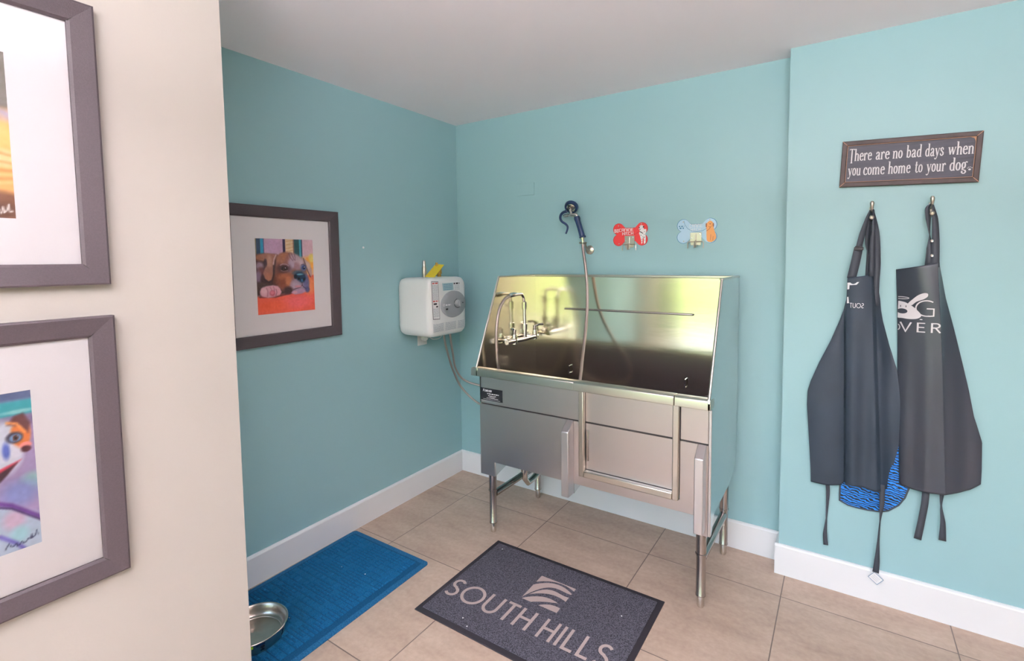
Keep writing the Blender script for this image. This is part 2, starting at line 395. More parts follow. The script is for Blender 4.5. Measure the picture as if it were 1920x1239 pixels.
# condensed old-style serif; T = thick stem handled by the nib
def sf(x, y, w=.13): return ('s', [(x - w, y), (x + w, y)])       # thin serif
SERIF = {
    'T': (.50, [[(.25, .98), (.25, -.16)], ('m', [(.02, .90), (.06, .97), (.46, .97), (.50, .88)]), sf(.25, -.17, .10)]),
    'h': (.50, [[(.11, .98), (.11, 0)], [(.11, .42), (.20, .56), (.30, .57), (.37, .48), (.38, 0)], sf(.11, 0, .09), sf(.39, 0, .09), ('s', [(.0, .97), (.11, .97)])]),
    'e': (.40, [[(.06, .33), (.34, .36), (.33, .47), (.27, .58), (.20, .60), (.11, .54), (.06, .40), (.06, .22), (.11, .06), (.20, 0), (.29, .02), (.36, .12)]]),
    'r': (.38, [[(.10, .56), (.10, 0)], [(.10, .40), (.17, .54), (.25, .60), (.32, .56)], ('d', [(.31, .51)]), sf(.11, 0, .09), ('s', [(.0, .56), (.10, .56)])]),
    'a': (.43, [[(.08, .48), (.12, .57), (.20, .60), (.29, .53), (.30, .40), (.30, .06), (.35, 0), (.42, .05)], [(.30, .36), (.17, .30), (.08, .20), (.07, .08), (.13, 0), (.22, .02), (.30, .12)], ('d', [(.09, .47)])]),
    'n': (.50, [[(.11, .57), (.11, 0)], [(.11, .42), (.20, .56), (.30, .57), (.37, .48), (.38, 0)], sf(.11, 0, .09), sf(.39, 0, .09), ('s', [(.0, .56), (.11, .56)])]),
    'o': (.42, [arc(.20, .30, .145, .29, 0, 360, 20)]),
    'b': (.46, [[(.10, .98), (.10, 0)], [(.10, .44), (.18, .57), (.28, .57), (.36, .44), (.37, .28), (.34, .10), (.25, 0), (.16, .03), (.10, .12)], ('s', [(.0, .97), (.10, .97)])]),
    'd': (.48, [[(.36, .98), (.36, .0)], [(.36, .44), (.28, .57), (.18, .57), (.10, .44), (.08, .28), (.11, .10), (.20, 0), (.29, .03), (.36, .12)], ('s', [(.25, .97), (.36, .97)]), ('s', [(.36, .01), (.46, .01)])]),
    'y': (.46, [[(.09, .57), (.25, .02)], ('m', [(.39, .57), (.24, -.02), (.17, -.20), (.09, -.26), (.02, -.22)]), ('d', [(.04, -.21)]), sf(.09, .57, .09), sf(.39, .57, .07)]),
    's': (.36, [[(.30, .50), (.24, .59), (.16, .60), (.08, .52), (.10, .40), (.20, .31), (.30, .20), (.30, .08), (.22, 0), (.12, .01), (.05, .11)], ('d', [(.29, .47)]), ('d', [(.06, .12)])]),
    'w': (.66, [[(.08, .57), (.20, .02)], ('m', [(.33, .57), (.20, .02)]), [(.33, .57), (.45, .02)], ('m', [(.59, .57), (.45, .02)]), sf(.08, .57, .08), sf(.33, .57, .07), sf(.59, .57, .07)]),
    'u': (.50, [[(.10, .57), (.10, .12), (.16, .01), (.26, .01), (.36, .14)], [(.36, .57), (.36, 0)], ('s', [(.0, .56), (.10, .56)]), ('s', [(.27, .56), (.36, .56)]), ('s', [(.36, .01), (.46, .01)])]),
    'c': (.38, [[(.32, .46), (.27, .57), (.19, .60), (.11, .53), (.06, .38), (.06, .20), (.11, .05), (.20, 0), (.28, .02), (.34, .12)], ('d', [(.31, .46)])]),
    'm': (.74, [[(.10, .57), (.10, 0)], [(.10, .42), (.18, .56), (.27, .57), (.34, .48), (.35, 0)], [(.35, .42), (.43, .56), (.52, .57), (.59, .48), (.60, 0)], sf(.10, 0, .08), sf(.35, 0, .08), sf(.61, 0, .08), ('s', [(.0, .56), (.10, .56)])]),
    't': (.34, [[(.15, .84), (.14, .12), (.19, .0), (.27, .01), (.33, .08)], ('s', [(.03, .57), (.30, .57)])]),
    'g': (.48, [arc(.19, .36, .12, .22, 0, 360, 16), [(.12, .16), (.10, .06), (.20, .01), (.34, -.05), (.37, -.15), (.28, -.26), (.14, -.25), (.07, -.16), (.10, -.06)], ('m', [(.29, .53), (.36, .62), (.43, .60)]), ('d', [(.43, .59)])]),
    ' ': (.24, []),
}

def strokes(mb, pts, hw, mp, nib=None):
    """flat ribbon along 2-D pts; mp maps (u, v) -> xyz; nib=(thick, thin) half widths by direction"""
    n = len(pts)
    if n == 1: return
    closed = n > 3 and abs(pts[0][0] - pts[-1][0]) + abs(pts[0][1] - pts[-1][1]) < 1e-6
    L_ = []; R_ = []
    for i in range(n):
        a = pts[i - 1] if i > 0 else (pts[-2] if closed else pts[0])
        b = pts[i]; c = pts[i + 1] if i < n - 1 else (pts[1] if closed else pts[-1])
        d1 = Vector((b[0] - a[0], b[1] - a[1])); d2 = Vector((c[0] - b[0], c[1] - b[1]))
        if d1.length < 1e-9: d1 = d2.copy()
        if d2.length < 1e-9: d2 = d1.copy()
        d1.normalize(); d2.normalize()
        t = d1 + d2
        if t.length < 1e-6: t = d1.copy()
        t.normalize(); nn = Vector((-t.y, t.x))
        k = 1 / max(0.45, nn.dot(Vector((-d1.y, d1.x))))
        w = hw if nib is None else nib[1] + (nib[0] - nib[1]) * abs(t.y) ** 1.5
        L_.append((b[0] + nn.x * w * k, b[1] + nn.y * w * k)); R_.append((b[0] - nn.x * w * k, b[1] - nn.y * w * k))
    vs = []
    for l, r in zip(L_, R_): vs += [mp(*l), mp(*r)]
    mb.add(mb.lift(vs), [(2 * i, 2 * i + 1, 2 * i + 3, 2 * i + 2) for i in range(n - 1)])

def text_width(s, font, gap): return sum(font[c][0] + gap for c in s) - gap
def write(mb, s, font, mp, hw=0.055, gap=0.14, nib=None, slant=0.0, only=None):
    """mp(u, v): u in glyph heights from the left end, v 0..1"""
    x = 0.0
    for c in s:
        w, st = font[c]
        for q in st:
            kind = ''
            if isinstance(q, tuple) and isinstance(q[0], str): kind, q = q
            f = lambda u, v, x=x: mp(x + u + slant * v, v)
            if kind == 'd':
                mb.poly([f(u, v) for u, v in circle(q[0][0], q[0][1], .055, .055, 10)])
            elif kind == 's': strokes(mb, q, 0.024, f)
            elif kind == 'm': strokes(mb, q, 0.030, f)
            else: strokes(mb, q, hw, f, nib)
        x += w + gap
    return x - gap

# ------------------------------------------------------------------ the room
H = 2.44
XJ, YJ = 2.064, -0.113
XE, YE = 5.2, -4.6
XP, YP0, YP1 = 0.751, -1.905, -2.95
struct(MB().box(-0.12, XE + .12, YE - .12, 0.12, -0.10, 0.0), 'floor', M['floor'], origin=(0, 0, 0))
struct(MB().box(-0.12, XE + .12, YE - .12, 0.12, H, H + 0.12), 'ceiling', M['ceil'])
struct(MB().box(-0.12, 0.0, YE, 0.12, 0, H), 'wall_left', M['teal'])
struct(MB().box(0.0, XE, 0.0, 0.12, 0, H), 'wall_back', M['teal'])
struct(MB().box(XJ, XE, YJ, 0.0, 0, H), 'wall_right', M['teal'])
struct(MB().box(XE, XE + .12, YE, 0.12, 0, H), 'wall_far_right', M['cream'])
struct(MB().box(XP - 0.12, XP, YP1, YP0, 0, H), 'wall_partition', M['cream'])
# front wall with the glazing the daylight comes through
fw = MB().box(-0.12, XE + .12, YE - .12, YE, 2.28, H).box(-0.12, XE + .12, YE - .12, YE, 0, 0.06)
fw.box(-0.12, 0.10, YE - .12, YE, 0.06, 2.28).box(3.70, XE + .12, YE - .12, YE, 0.06, 2.28)
struct(fw, 'wall_front', M['cream'])
xs_ = [0.10, 1.00, 1.90, 2.80, 3.70]
for i in range(4):
    a, b = xs_[i], xs_[i + 1]
    w_ = MB()
    w_.box(a, a + .03, YE - .08, YE - .03, .06, 2.28).box(b - .03, b, YE - .08, YE - .03, .06, 2.28)
    w_.box(a + .03, b - .03, YE - .08, YE - .03, .06, .11).box(a + .03, b - .03, YE - .08, YE - .03, 2.23, 2.28)
    wf = struct(w_, 'window_%d' % (i + 1), M['alu'])
    build(MB().box(a + .03, b - .03, YE - .058, YE - .052, .11, 2.23), 'glass_pane', M['glass'], parent=wf)

def baseboard(name, poly_pts, mk):
    """profile extruded; mk(d, z, w) -> xyz with d = depth from wall"""
    prof = [(0, 0), (.015, 0), (.015, .136), (.012, .141), (.006, .1455), (0, .1455)]
    mb = MB(); a, b = poly_pts
    mb.prism(prof, a, b, mk)
    struct(mb, name, M['trim'])
baseboard('baseboard_back', (0.0, XJ), lambda d, z, w: (w, -d, z))
baseboard('baseboard_left', (-4.55, -0.0155), lambda d, z, w: (d, w, z))
baseboard('baseboard_right', (XJ - .015, XE), lambda d, z, w: (w, YJ - d, z))
baseboard('baseboard_jut', (YJ, -0.0155), lambda d, z, w: (XJ - d, w, z))

# outside, seen only as reflections in the steel
struct(MB().box(-14, 20, -8.2, YE - .12, -0.14, -0.04), 'patio_ground', M['concrete'])
o = build(MB().box(-30, 40, -60, -8.2, -0.16, -0.05), 'lawn', M['lawn']); tag(o, 'green lawn outside the front windows', 'grass'); o['kind'] = 'stuff'
def bush(name, c, r, m, label, cat, grp, parent=None):
    bm = bmesh.new(); bmesh.ops.create_icosphere(bm, subdivisions=4, radius=1.0)
    for v in bm.verts:
        n_ = mnoise.noise(v.co * 2.1 + Vector(c)) * .35 + mnoise.noise(v.co * 6 + Vector(c)) * .16
        v.co = Vector((v.co.x * r[0], v.co.y * r[1], v.co.z * r[2])) * (1 + n_)
    me = bpy.data.meshes.new(name); bm.to_mesh(me); bm.free(); me.materials.append(m)
    o = bpy.data.objects.new(name, me); COL.objects.link(o)
    if parent: o.parent = parent; o.location = Vector(c) - ABS[parent.name]
    else: o.location = c; tag(o, label, cat, grp)
    return o
for i, (x, y, h) in enumerate([(-9, -19, 5.5), (-3.5, -16, 4.2), (3, -20, 6.0), (9, -17, 4.6), (15, -20, 5.5)]):
    t = thing('garden_tree', (x, y, -.03), 'green leafy tree standing on the lawn outside the front windows', 'tree', 'trees outside the front windows')
    build(MB().tube([(x, y, -.03), (x + .1, y, h * .3), (x, y, h * .55)], [.22, .17, .12], 10), 'trunk', M['bark'], parent=t, smooth=True)
    bush('crown', (x, y, h * .68), (h * .46, h * .40, h * .36), M['leaf'], '', '', None, parent=t)
o = build(MB().box(-18, 24, -13.2, -12.2, -0.05, 1.15), 'hedge', M['leaf'], bevel=.15); tag(o, 'clipped green hedge across the lawn outside', 'hedge')

# downlights in the ceiling behind and above the camera's view
for (lx, ly) in LAMPS:
    t = thing('recessed_downlight', (lx, ly, 2.415), 'round white recessed downlight in the ceiling outside the view', 'ceiling light', 'recessed ceiling downlights')
    build(MB().lathe([(.075, .025), (.098, .025), (.10, .018), (.098, .012), (.078, .012), (.075, .025)], (lx, ly, 2.415), n=36), 'trim_ring', M['white'], parent=t, smooth=True)

for (lx, ly) in ADDED_UPLIGHTS:  # housings made up for the added uplights, out of view
    t = thing('added_uplight', (lx, ly, 1.93), 'long white uplight added unseen behind the view to brighten the ceiling', 'pendant lamp', 'added uplights')
    build(MB().box(lx - .80, lx + .80, ly - .13, ly + .13, 1.93, 1.97).box(lx - .80, lx + .80, ly - .13, ly - .12, 1.97, 1.99).box(lx - .80, lx + .80, ly + .12, ly + .13, 1.97, 1.99), 'housing', M['white'], parent=t, weld=False)
    for dx in (-.6, .6): build(MB().tube([(lx + dx, ly - .125, 1.98), (lx + dx, ly - .125, 2.44)], .002, 6), 'wire', M['nickel'], parent=t)
# wall odds and ends
pl = build(MB().box(.509, .637, -.005, 0.0, 1.917, 1.995), 'blank_wall_plate', M['teal'], bevel=.0015)
tag(pl, 'blank rectangular cover plate painted teal, high on back wall', 'wall plate')
an = build(MB().lathe([(.0, .004), (.004, .004), (.006, .002), (.006, 0)], (0, -.816, 1.587), (1, 0, 0), 14), 'wall_anchor', M['paper'], smooth=True)
tag(an, 'small white wall anchor left in the teal wall', 'wall anchor')

# ------------------------------------------------------------------ painted prints
class Canvas:
    def __init__(s, w, h, base):
        s.w, s.h = w, h
        s.U, s.V = np.meshgrid((np.arange(w)) / (w - 1), (np.arange(h)) / (h - 1))
        s.a = np.zeros((h, w, 3)); s.a[:] = base
        rng = np.random.RandomState(3)
        def nz(gx, gy):
            g = rng.rand(gy + 2, gx + 2); x = s.U * gx; y = s.V * gy
            xi = x.astype(int); yi = y.astype(int); fx = x - xi; fy = y - yi
            fx = fx * fx * (3 - 2 * fx); fy = fy * fy * (3 - 2 * fy)
            return (g[yi, xi] * (1 - fx) + g[yi, xi + 1] * fx) * (1 - fy) + (g[yi + 1, xi] * (1 - fx) + g[yi + 1, xi + 1] * fx) * fy
        s.n1 = nz(7, 9) - .5; s.n2 = nz(22, 14) - .5; s.n3 = nz(40, 50) - .5
    def _mix(s, m, c, al=1.0):
        m = np.clip(m, 0, 1)[..., None] * al; s.a = s.a * (1 - m) + np.array(c, float) * m
    def rect(s, u0, u1, v0, v1, c, soft=.008, al=1):
        m = np.clip((s.U - u0) / soft + .5, 0, 1) * np.clip((u1 - s.U) / soft + .5, 0, 1) * np.clip((s.V - v0) / soft + .5, 0, 1) * np.clip((v1 - s.V) / soft + .5, 0, 1)
        s._mix(m, c, al)
    def ell(s, cx, cy, rx, ry, c, soft=.12, rot=0, al=1):
        a = math.radians(rot); dx = s.U - cx; dy = (s.V - cy)
        x = dx * math.cos(a) + dy * math.sin(a); y = -dx * math.sin(a) + dy * math.cos(a)
        d = np.sqrt((x / rx) ** 2 + (y / ry) ** 2) + s.n2 * .10
        s._mix((1 - d) / soft + .5, c, al)
    def pol(s, pts, c, soft=.012, al=1):
        inside = np.zeros(s.U.shape, bool); dist = np.full(s.U.shape, 9.0)
        n = len(pts)
        for i in range(n):
            (x0, y0), (x1, y1) = pts[i], pts[(i + 1) % n]
            if y0 != y1:
                t = (s.V - y0) / (y1 - y0)
                hit = ((y0 > s.V) != (y1 > s.V)) & (s.U < x0 + t * (x1 - x0)); inside ^= hit
            ex, ey = x1 - x0, y1 - y0; q = np.clip(((s.U - x0) * ex + (s.V - y0) * ey) / (ex * ex + ey * ey + 1e-12), 0, 1)
            dist = np.minimum(dist, np.hypot(s.U - x0 - q * ex, s.V - y0 - q * ey))
        s._mix(np.where(inside, dist, -dist) / soft + .5, c, al)
    def line(s, pts, w, c, soft=.006, al=1):
        dist = np.full(s.U.shape, 9.0)
        for (x0, y0), (x1, y1) in zip(pts[:-1], pts[1:]):
            ex, ey = x1 - x0, y1 - y0; q = np.clip(((s.U - x0) * ex + (s.V - y0) * ey) / (ex * ex + ey * ey + 1e-12), 0, 1)
            dist = np.minimum(dist, np.hypot(s.U - x0 - q * ex, s.V - y0 - q * ey))
        s._mix((w - dist) / soft + .5, c, al)
    def brush(s, k=14):
        s.a = np.clip(s.a + (s.n3 * k + s.n1 * k)[..., None] * np.array([1, .9, 1.1]), 0, 255)

def puppy():
    c = Canvas(176, 214, (224, 194, 206))
    c.ell(.3, .9, .2, .12, (208, 172, 202), .8); c.ell(.92, .85, .1, .15, (234, 198, 208), .8)
    c.rect(0, .03, .7, 1, (140, 130, 100)); c.rect(.02, .085, .78, 1, (50, 74, 104)); c.rect(.085, .135, .78, 1, (36, 150, 186))
    c.rect(.13, .145, .8, 1, (90, 80, 130)); c.rect(.455, .50, .81, 1, (62, 50, 88)); c.rect(.50, .635, .78, 1, (238, 212, 172))
    for v in (.84, .88, .93, .975): c.line([(.51, v - .01), (.63, v + .01)], .003, (214, 168, 110))
    c.rect(.635, .655, .75, 1, (150, 110, 90)); c.rect(.655, .79, .70, 1, (44, 88, 92)); c.rect(.745, .785, .72, 1, (76, 170, 190)); c.rect(.785, .80, .7, 1, (50, 50, 90))
    c.pol([(.78, .75), (1, .78), (1, .5), (.8, .5)], (242, 190, 126), .05); c.ell(.93, .66, .08, .1, (250, 180, 74), .5); c.ell(.97, .74, .06, .06, (238, 220, 120), .6)
    c.pol([(-.1, .24), (.5, .26), (.85, .5), (1.1, .5), (1.1, -.1), (-.1, -.1)], (236, 102, 76), .02)
    c.ell(.7, .14, .25, .09, (240, 112, 112), .9); c.ell(.92, .36, .12, .12, (242, 146, 96), .8); c.ell(.2, .1, .25, .06, (240, 104, 68), .9)
    # shoulder and body
    c.pol([(-.1, .77), (.12, .80), (.34, .79), (.45, .72), (.5, .5), (.55, .26), (.3, .24), (-.1, .25)], (74, 48, 48), .04)
    c.ell(.14, .75, .17, .05, (168, 112, 86), .6); c.ell(.06, .64, .06, .05, (166, 142, 158), .8); c.ell(.08, .56, .06, .06, (120, 70, 66), .7); c.ell(.03, .50, .05, .08, (150, 124, 146), .8); c.ell(.12, .47, .05, .06, (70, 44, 50), .7); c.ell(.06, .36, .16, .06, (92, 70, 66), .6)
    # skull and face
    c.pol([(.34, .76), (.40, .80), (.48, .825), (.58, .82), (.68, .79), (.78, .735), (.84, .67), (.87, .58), (.87, .45), (.90, .36), (.89, .30), (.82, .28), (.60, .27), (.45, .28), (.36, .36), (.30, .5)], (150, 100, 86), .03)
    c.ell(.47, .76, .10, .05, (190, 128, 92), .7, 10); c.ell(.40, .70, .06, .07, (176, 120, 92), .7); c.ell(.56, .73, .07, .06, (160, 108, 96), .7); c.ell(.68, .73, .12, .06, (190, 164, 172), .6, -22)
    c.ell(.60, .66, .06, .07, (188, 166, 184), .7, 25); c.ell(.76, .66, .06, .07, (206, 182, 190), .7); c.ell(.70, .62, .05, .06, (176, 136, 140), .8); c.ell(.55, .60, .05, .05, (150, 120, 136), .8)
    for p in ([(.56, .80), (.58, .75), (.62, .71)], [(.60, .805), (.625, .76), (.645, .72)], [(.655, .79), (.665, .75), (.665, .71)]): c.line(p, .004, (104, 70, 84), .02, .8)
    c.ell(.38, .58, .06, .10, (122, 74, 64), .8); c.ell(.36, .44, .09, .08, (128, 74, 60), .8); c.ell(.47, .48, .12, .06, (186, 112, 78), .8); c.ell(.45, .39, .09, .07, (148, 84, 62), .8); c.ell(.53, .42, .05, .06, (206, 132, 92), .8)
    # ears
    c.pol([(.10, .79), (.22, .80), (.36, .79), (.31, .71), (.285, .60), (.275, .50), (.245, .44), (.19, .43), (.14, .47), (.11, .54), (.15, .62), (.15, .70)], (172, 120, 102), .02)
    c.ell(.22, .70, .04, .08, (196, 150, 128), .8); c.ell(.20, .50, .05, .05, (190, 128, 102), .8); c.ell(.155, .68, .025, .05, (66, 42, 50), .7); c.line([(.12, .60), (.16, .64), (.165, .72)], .005, (90, 58, 60), .02)
    c.line([(.335, .785), (.30, .73), (.285, .66)], .006, (222, 202, 206), .02); c.line([(.285, .64), (.28, .52), (.25, .445), (.19, .425), (.13, .465)], .007, (52, 34, 40), .022)
    c.pol([(.81, .745), (.87, .71), (.93, .65), (.965, .58), (.965, .50), (.94, .475), (.90, .53), (.86, .60)], (200, 168, 160), .02); c.ell(.90, .64, .04, .05, (220, 190, 176), .8)
    c.line([(.815, .735), (.85, .65), (.89, .555), (.935, .475)], .006, (82, 50, 58), .018)
    # eyes
    c.ell(.46, .60, .095, .055, (84, 54, 56), .8); c.ell(.47, .598, .052, .032, (40, 24, 32), .5); c.ell(.475, .598, .026, .024, (96, 60, 52), .5); c.ell(.478, .598, .014, .016, (14, 8, 16), .4); c.ell(.486, .608, .007, .006, (236, 232, 240), .5)
    c.line([(.40, .645), (.44, .662), (.50, .658), (.545, .635)], .004, (200, 170, 182), .016); c.line([(.41, .575), (.46, .562), (.52, .572)], .003, (190, 150, 150), .014)
    c.ell(.81, .605, .055, .048, (110, 116, 156), .7); c.ell(.815, .606, .034, .030, (52, 84, 150), .4); c.ell(.82, .604, .019, .021, (14, 20, 48), .4); c.ell(.827, .614, .007, .007, (240, 240, 250), .5); c.line([(.77, .645), (.81, .655), (.85, .63)], .003, (70, 50, 80), .014)
    # muzzle and nose
    c.ell(.74, .38, .16, .11, (166, 148, 164), .4); c.ell(.65, .36, .09, .06, (190, 168, 184), .8); c.ell(.85, .40, .055, .12, (120, 118, 160), .6); c.ell(.87, .30, .04, .04, (96, 94, 140), .7)
    c.ell(.71, .535, .10, .035, (92, 104, 120), .6); c.pol([(.64, .50), (.68, .54), (.76, .545), (.83, .51), (.85, .46), (.82, .41), (.77, .395), (.73, .415), (.69, .44)], (24, 58, 88), .03)
    c.ell(.74, .515, .06, .014, (116, 176, 198), .7); c.ell(.72, .455, .022, .018, (4, 8, 20), .5); c.ell(.815, .445, .020, .020, (4, 8, 20), .5); c.ell(.775, .43, .010, .022, (70, 146, 196), .6); c.ell(.66, .485, .03, .03, (20, 30, 46), .7)
    c.line([(.775, .395), (.775, .365), (.74, .335), (.68, .322), (.62, .31)], .004, (70, 40, 58), .014); c.line([(.775, .365), (.80, .335), (.84, .315)], .004, (60, 40, 66), .014); c.ell(.70, .348, .06, .016, (214, 152, 162), .6)
    c.ell(.52, .30, .08, .05, (66, 42, 44), .7)
    c.line([(.04, .232), (.3, .222), (.5, .252), (.58, .262)], .007, (96, 42, 50), .02)
    # paws
    c.pol([(.045, .30), (.07, .345), (.15, .372), (.26, .382), (.34, .368), (.38, .335), (.405, .285), (.37, .245), (.28, .225), (.18, .215), (.09, .235), (.05, .265)], (226, 172, 184), .02)
    c.ell(.12, .31, .05, .045, (240, 198, 206), .8); c.ell(.25, .275, .045, .040, (204, 104, 120), .6); c.ell(.245, .283, .026, .022, (230, 138, 150), .7); c.ell(.35, .285, .035, .035, (230, 168, 180), .8)
    c.line([(.155, .345), (.175, .30), (.165, .235)], .004, (178, 108, 124), .018); c.line([(.31, .325), (.325, .285), (.305, .24)], .004, (150, 82, 98), .018); c.line([(.215, .355), (.235, .325), (.24, .305)], .003, (178, 108, 124), .018); c.line([(.27, .36), (.285, .325), (.28, .30)], .003, (150, 82, 98), .018)
    c.pol([(.57, .262), (.60, .292), (.68, .300), (.77, .315), (.82, .295), (.84, .268), (.76, .245), (.64, .238)], (200, 162, 192), .02); c.ell(.64, .268, .04, .018, (230, 178, 192), .8)
    c.brush(13); return c
def bulldog():
    c = Canvas(118, 144, (168, 152, 190))
    c.rect(0, 1.1, .945, 1.1, (96, 108, 142), .03); c.rect(0, 1.1, .85, .945, (70, 170, 178), .02); c.ell(.93, .875, .1, .012, (150, 214, 212), .8)
    c.rect(0, 1.1, .79, .845, (134, 120, 156), .03); c.ell(.97, .42, .06, .05, (150, 196, 190), .9); c.ell(.9, .36, .1, .08, (140, 150, 200), .9)
    c.pol([(-.1, .34), (.8, .33), (1.1, .13), (1.1, -.1), (-.1, -.1)], (188, 206, 224), .03); c.ell(.86, .2, .06, .06, (214, 190, 214), .8); c.ell(.88, .10, .05, .05, (170, 218, 226), .8)
    c.line([(.7, .37), (.85, .295), (1.05, .13)], .014, (104, 62, 142), .015); c.line([(.7, .34), (.85, .275), (1.05, .11)], .006, (60, 40, 90), .01)
    c.line([(.78, .12), (.86, .05), (.9, 0)], .012, (116, 110, 190), .015)
    c.ell(.45, .62, .36, .26, (214, 220, 232), .15); c.ell(.3, .74, .14, .1, (206, 120, 70), .4); c.ell(.3, .7, .04, .03, (40, 30, 40), .4); c.ell(.45, .56, .12, .06, (30, 28, 44), .3)
    c.ell(.84, .66, .10, .17, (216, 224, 236), .3); c.ell(.93, .73, .055, .09, (214, 122, 62), .3); c.pol([(.86, .80), (.90, .85), (.95, .86), (.985, .79), (.97, .73), (.93, .78)], (104, 62, 62), .02)
    c.line([(.86, .815), (.91, .80), (.95, .74)], .007, (240, 160, 90), .015); c.ell(.895, .715, .046, .036, (70, 66, 84), .4); c.ell(.90, .712, .032, .024, (120, 160, 200), .4); c.ell(.90, .712, .017, .020, (112, 70, 60), .3); c.ell(.90, .712, .008, .010, (20, 14, 20), .3)
    c.ell(.95, .655, .035, .02, (236, 150, 140), .4); c.ell(.95, .63, .03, .02, (80, 30, 40), .5); c.ell(.86, .62, .06, .05, (228, 230, 240), .5); c.ell(.845, .64, .02, .05, (90, 110, 190), .8)
    c.pol([(.4, .50), (.7, .50), (.83, .545), (.92, .57), (.86, .52), (.8, .47), (.6, .44)], (206, 60, 84), .015); c.pol([(.55, .49), (.78, .505), (.90, .555), (.84, .49), (.8, .455)], (60, 30, 44), .015)
    sig = [(.80, .03), (.82, .06), (.83, .04), (.845, .035), (.86, .05), (.865, .03), (.88, .035), (.89, .05), (.90, .035), (.915, .04), (.925, .055), (.94, .05), (.945, .075), (.95, .05), (.965, .06), (.975, .09), (.98, .06)]
    c.brush(12); c.line(sig, .003, (44, 50, 90), .006); return c
def retriever():
    c = Canvas(118, 144, (132, 128, 118))
    c.rect(-1, 1.1, -.1, .66, (228, 172, 104), .04); c.ell(.9, .62, .2, .04, (190, 176, 190), .7); c.ell(.5, .6, .34, .3, (216, 158, 92), .3); c.ell(.94, .5, .08, .10, (244, 196, 120), .8); c.ell(.97, .36, .06, .05, (250, 214, 160), .8)
    for i in range(9): c.line([(.6, .5 - i * .035), (.85, .44 - i * .03), (1.02, .40 - i * .022)], .006, (198, 128, 66) if i % 2 else (246, 206, 140), .02, .7)
    c.ell(.88, .42, .025, .05, (120, 60, 40), .5); c.ell(.42, .6, .05, .035, (40, 26, 24), .4); c.ell(.62, .6, .05, .035, (40, 26, 24), .4); c.ell(.52, .44, .08, .05, (30, 22, 24), .3)
    c.pol([(-.1, .16), (.8, .18), (1.1, .14), (1.1, -.1), (-.1, -.1)], (128, 88, 66), .04); c.ell(.6, .05, .4, .05, (92, 62, 52), .8)
    c.brush(12)
    c.line([(.80, .03), (.83, .06), (.85, .03), (.87, .06), (.88, .03), (.90, .04), (.91, .055), (.925, .03), (.935, .07), (.94, .035), (.955, .05), (.965, .085), (.97, .04), (.985, .045)], .004, (232, 226, 220), .007); return c

def paint_panel(name, cv, parent, x, y0, y1, z0, z1):
    """print on a plane x = const, facing +x; u runs along +y"""
    h, w = cv.h, cv.w; o0 = ABS[parent.name]; t = 0.001
    vs = []
    for j in range(h):
        for i in range(w):
            vs.append((x - o0.x, y0 + (y1 - y0) * i / (w - 1) - o0.y, z0 + (z1 - z0) * j / (h - 1) - o0.z))
    fs = [(j * w + i, j * w + i + 1, (j + 1) * w + i + 1, (j + 1) * w + i) for j in range(h - 1) for i in range(w - 1)]
    me = bpy.data.meshes.new(name); me.from_pydata(vs, [], fs); me.materials.append(M['paint'])
    at = me.color_attributes.new('paint', 'FLOAT_COLOR', 'POINT')
    a = cv.a.reshape(-1, 3) / 255.0; a = np.where(a <= .04045, a / 12.92, ((a + .055) / 1.055) ** 2.4)
    at.data.foreach_set('color', np.concatenate([a, np.ones((len(a), 1))], 1).astype(np.float32).ravel())
    o = bpy.data.objects.new(name, me); COL.objects.link(o); o.parent = parent; ABS[o.name] = o0
    return o

def picture(xw, y0, y1, z0, z1, fwid, cv, py0, py1, pz0, pz1, label):
    d = 0.022
    t = thing('framed_picture', (xw, (y0 + y1) / 2, z0), label, 'picture')
    mb = MB()
    prof = [(0, 0), (0, d), (.004, d + .0015), (fwid - .006, d - .004), (fwid, d - .008), (fwid, 0)]   # inward distance, height off wall
    cs = [(y0, z0, 1, 1), (y1, z0, -1, 1), (y1, z1, -1, -1), (y0, z1, 1, -1)]
    for k in range(4):
        A = cs[k]; B = cs[(k + 1) % 4]; n = len(prof)
        vs = [(xw + h_, A[0] + A[2] * q, A[1] + A[3] * q) for q, h_ in prof] + [(xw + h_, B[0] + B[2] * q, B[1] + B[3] * q) for q, h_ in prof]
        mb.add(vs, [(i, (i + 1) % n, n + (i + 1) % n, n + i) for i in range(n)])
    build(mb, 'moulding', M['frame'], parent=t, weld=False)
    g = MB()      # mitre seams
    for A in cs:
        p0 = (xw + d + .0012, A[0] + A[2] * .002, A[1] + A[3] * .002); p1 = (xw + d - .0045, A[0] + A[2] * (fwid - .001), A[1] + A[3] * (fwid - .001))
        g.ribbon([p0, p1], (0, .0006 * A[2], -.0006 * A[3]))
    build(g, 'mitre_joint', M['dark'], parent=t)
    iy0, iy1, iz0, iz1 = y0 + fwid, y1 - fwid, z0 + fwid, z1 - fwid
    mb = MB(); xm = xw + .008
    mb.box(xw + .004, xm, iy0 - .004, py0, iz0 - .004, iz1 + .004).box(xw + .004, xm, py1, iy1 + .004, iz0 - .004, iz1 + .004)
    mb.box(xw + .004, xm, py0, py1, iz0 - .004, pz0).box(xw + .004, xm, py0, py1, pz1, iz1 + .004)
    build(mb, 'mat_board', M['matboard'], parent=t, weld=False)
    paint_panel('print', cv, t, xw + .0068, py0 - .0005, py1 + .0005, pz0 - .0005, pz1 + .0005)
    build(MB().box(xw + .0100, xw + .0118, iy0 - .003, iy1 + .003, iz0 - .003, iz1 + .003), 'glass_pane', M['pane'], parent=t)
picture(0.0, -1.591, -.990, 1.116, 1.771, .054, puppy(), -1.430, -1.137, 1.264, 1.620, 'black framed painting of a brown puppy resting its chin on an orange floor')
picture(XP, -2.797, -2.201, .730, 1.381, .050, bulldog(), -2.649, -2.357, .872, 1.227, 'lower black framed picture on cream wall, lilac painting of a white and tan dog')
